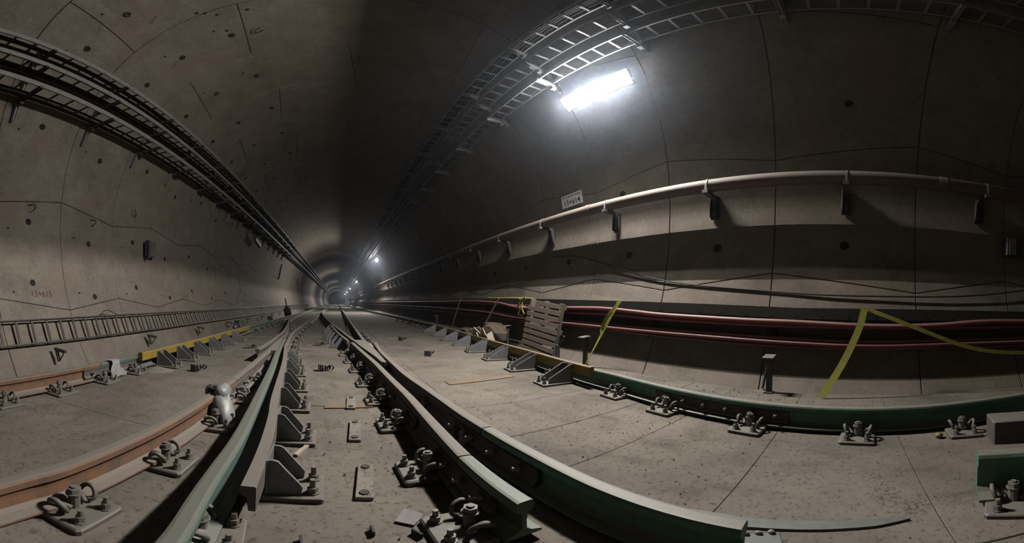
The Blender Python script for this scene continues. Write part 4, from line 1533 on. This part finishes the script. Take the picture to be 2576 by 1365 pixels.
# ------------------------------------------------------------------ left wall fittings
def hook(x, y, z, label, s=1.0, rot=0.0):
    mw = frame_right(x, y, z, 0.0) @ Matrix.Rotation(rot, 4, 'Z')
    mb = MB()
    pts = [(0, 0, -0.01), (0.0, 0.0, 0.03), (0.01 * s, 0.07 * s, 0.045), (0.05 * s, 0.10 * s, 0.045), (0.09 * s, 0.04 * s, 0.05), (0.10 * s, -0.03 * s, 0.05)]
    mb.tube(catmull(pts, 5), 0.008, 6)
    o = mb.build('rebar_hook', M['rebar'], smooth=True)
    o.matrix_world = mw
    return tag(o, label, 'hook', 'rebar hooks in the left wall')


hook(-4.63, 3.33, 2.63, 'thin bent rebar hook on the left wall, nearest the left edge', 1.3, 2.0)
hook(-4.63, 4.90, 2.61, 'thin bent rebar hook on the left wall, right of the nearest one', 1.2, 1.8)
hook(-4.55, 6.32, 3.13, 'bent rebar loop on the left wall above the green-grey box', 1.5, 0.6)
hook(-1.22, 4.95, 6.49, 'bent wire tie hanging from the tunnel crown', 1.2, 0.4)
t = thing('junction_box', 'dark green-grey plate box fixed on the left wall at shadow edge', 'box', (-4.58, 6.98, 2.22))
mb = MB()
mb.box((0.06, 0, 0), (0.10, 0.38, 0.40), ch=0.01)
mb.build('box_body', M['box_green'], t)
mb = MB()
mb.box((0.125, -0.17, -0.02), (0.05, 0.06, 0.46), ch=0.006)
mb.build('box_flange', M['dark_steel'], t)
mb = MB()
mb.box((-0.02, 0, 0), (0.09, 0.12, 0.12))
mb.build('box_foot', M['dark_steel'], t)
t = thing('unlit_lamp', 'unlit grey lamp hanging by its cable far along the left wall', 'lamp', (-4.0, 15.8, 3.9))
mb = MB()
mb.bar((0, -0.5, 0.05), (0, 0.55, -0.12), 0.13, 0.20)
mb.build('lamp_body', M['board'], t)
mb = MB()
mb.tube(catmull([(0, -0.45, 0.1), (0.0, -0.75, 0.4), (0.15, -0.5, 0.75)], 6), 0.02, 6)
mb.build('lamp_cable', M['black'], t)
for k, (y, z0, z1, tilt) in enumerate(((24.7, 3.75, 2.6, 0.0), (37.0, 3.2, 2.1, 0.0), (35.6, 3.5, 2.6, 0.5))):
    mb = MB()
    a0, a1 = wall_ang(-4.3, z0), wall_ang(-4.6, z1)
    mb.tube([cpt(a0 if a0 > 0 else a0 + 2 * PI, TR - 0.06, y + tilt), cpt(a1 if a1 > 0 else a1 + 2 * PI, TR - 0.06, y)], 0.06, 6)
    tag(mb.build('conduit', M['label'], smooth=True), 'pale upright conduit far along the left wall, %s' % ('nearest', 'straight farther', 'slanted farther')[k], 'conduit', 'conduits far along the left wall')
# thin wire looping over the low ladder
mb = MB()
mb.tube(catmull([(-4.18, 4.72, 0.55), (-4.2, 4.76, 0.66), (-4.2, 4.9, 0.71), (-4.2, 5.1, 0.66), (-4.2, 5.25, 0.60)], 6), 0.008, 5)
tag(mb.build('wire', M['black'], smooth=True), 'thin black wire loop over the low left ladder', 'wire')
# small triangular wall brackets below the low ladder
for k, y in enumerate((3.37, 6.03, 8.65, 11.2, 13.8, 16.4, 19.0, 21.6)):
    t = thing('triangular_bracket', 'small black triangular bracket at the left wall foot, %s from viewer' % ORD[k], 'bracket', (-3.92, y, -0.07), 0, 'triangular brackets on the left')
    mb = MB()
    mb.bar((-0.06, 0, 0.20), (0.16, 0.02, 0.17), 0.05, 0.045)
    mb.build('arm', M['dark_steel'], t)
    mb = MB()
    mb.bar((-0.03, 0, 0.19), (0.04, 0, 0.005), 0.045, 0.03)
    mb.build('upright', M['dark_steel'], t)
    mb = MB()
    mb.bar((0.14, 0.015, 0.16), (0.05, 0, 0.015), 0.016, 0.016)
    mb.build('brace', M['dark_steel'], t)
# far scrap against the left wall
mb = MB()
mb.tube([(-3.7, 24.0, 0.02), (-4.0, 24.6, 1.15)], 0.05, 6)
tag(mb.build('leaning_rod', M['rebar']), 'dark rod leaning on the low left ladder far away', 'rod')
mb = MB()
blob(mb, (-3.1, 20.0, 0.3), (0.25, 0.5, 0.32), 31, 10)
tag(mb.build('dark_drum', M['sack']), 'dark reddish lump far along the left wall foot', 'sack')
t = thing('pump_unit', 'small dark machine standing far left before the triangular brackets', 'machine', (-3.0, 9.4, 0))
mb = MB()
blob(mb, (0, 0, 0.14), (0.12, 0.18, 0.14), 33, 10)
mb.build('machine_body', M['box_green'], t)
mb = MB()
mb.box((0, 0.05, 0.30), (0.16, 0.22, 0.03))
mb.build('machine_lid', M['dark_steel'], t)
# dark box on the wall at the right edge
t = thing('junction_box', 'dark box with pale corner on the wall at the right edge', 'box', (4.05, -2.25, 1.88))
mb = MB()
mb.box((-0.05, 0, 0), (0.14, 0.42, 0.26), ch=0.01)
mb.build('box_body', M['box_green'], t)
mb = MB()
mb.box((-0.125, 0.12, 0), (0.012, 0.10, 0.24))
mb.build('box_label', M['fishgrey'], t)

# ------------------------------------------------------------------ dust haze in the tunnel air
mv = bpy.data.materials.new('dust_haze')
mv.use_nodes = True
nt = mv.node_tree
nt.nodes.remove(nt.nodes['Principled BSDF'])
vsn = nt.nodes.new('ShaderNodeVolumeScatter')
vsn.inputs['Color'].default_value = (0.72, 0.84, 1.0, 1)
vsn.inputs['Density'].default_value = HAZE
vsn.inputs['Anisotropy'].default_value = 0.9
nt.links.new(vsn.outputs[0], nt.nodes['Material Output'].inputs['Volume'])
mb = MB()
mb.box((-10, 165, 3.2), (40, 350, 8.2))
hz = bpy.data.objects.new('haze', mb.mesh('haze', mv))
C.objects.link(hz)
tag(hz, 'thin grey dust haze hanging in the tunnel air around the lamps', 'haze', kind='stuff')
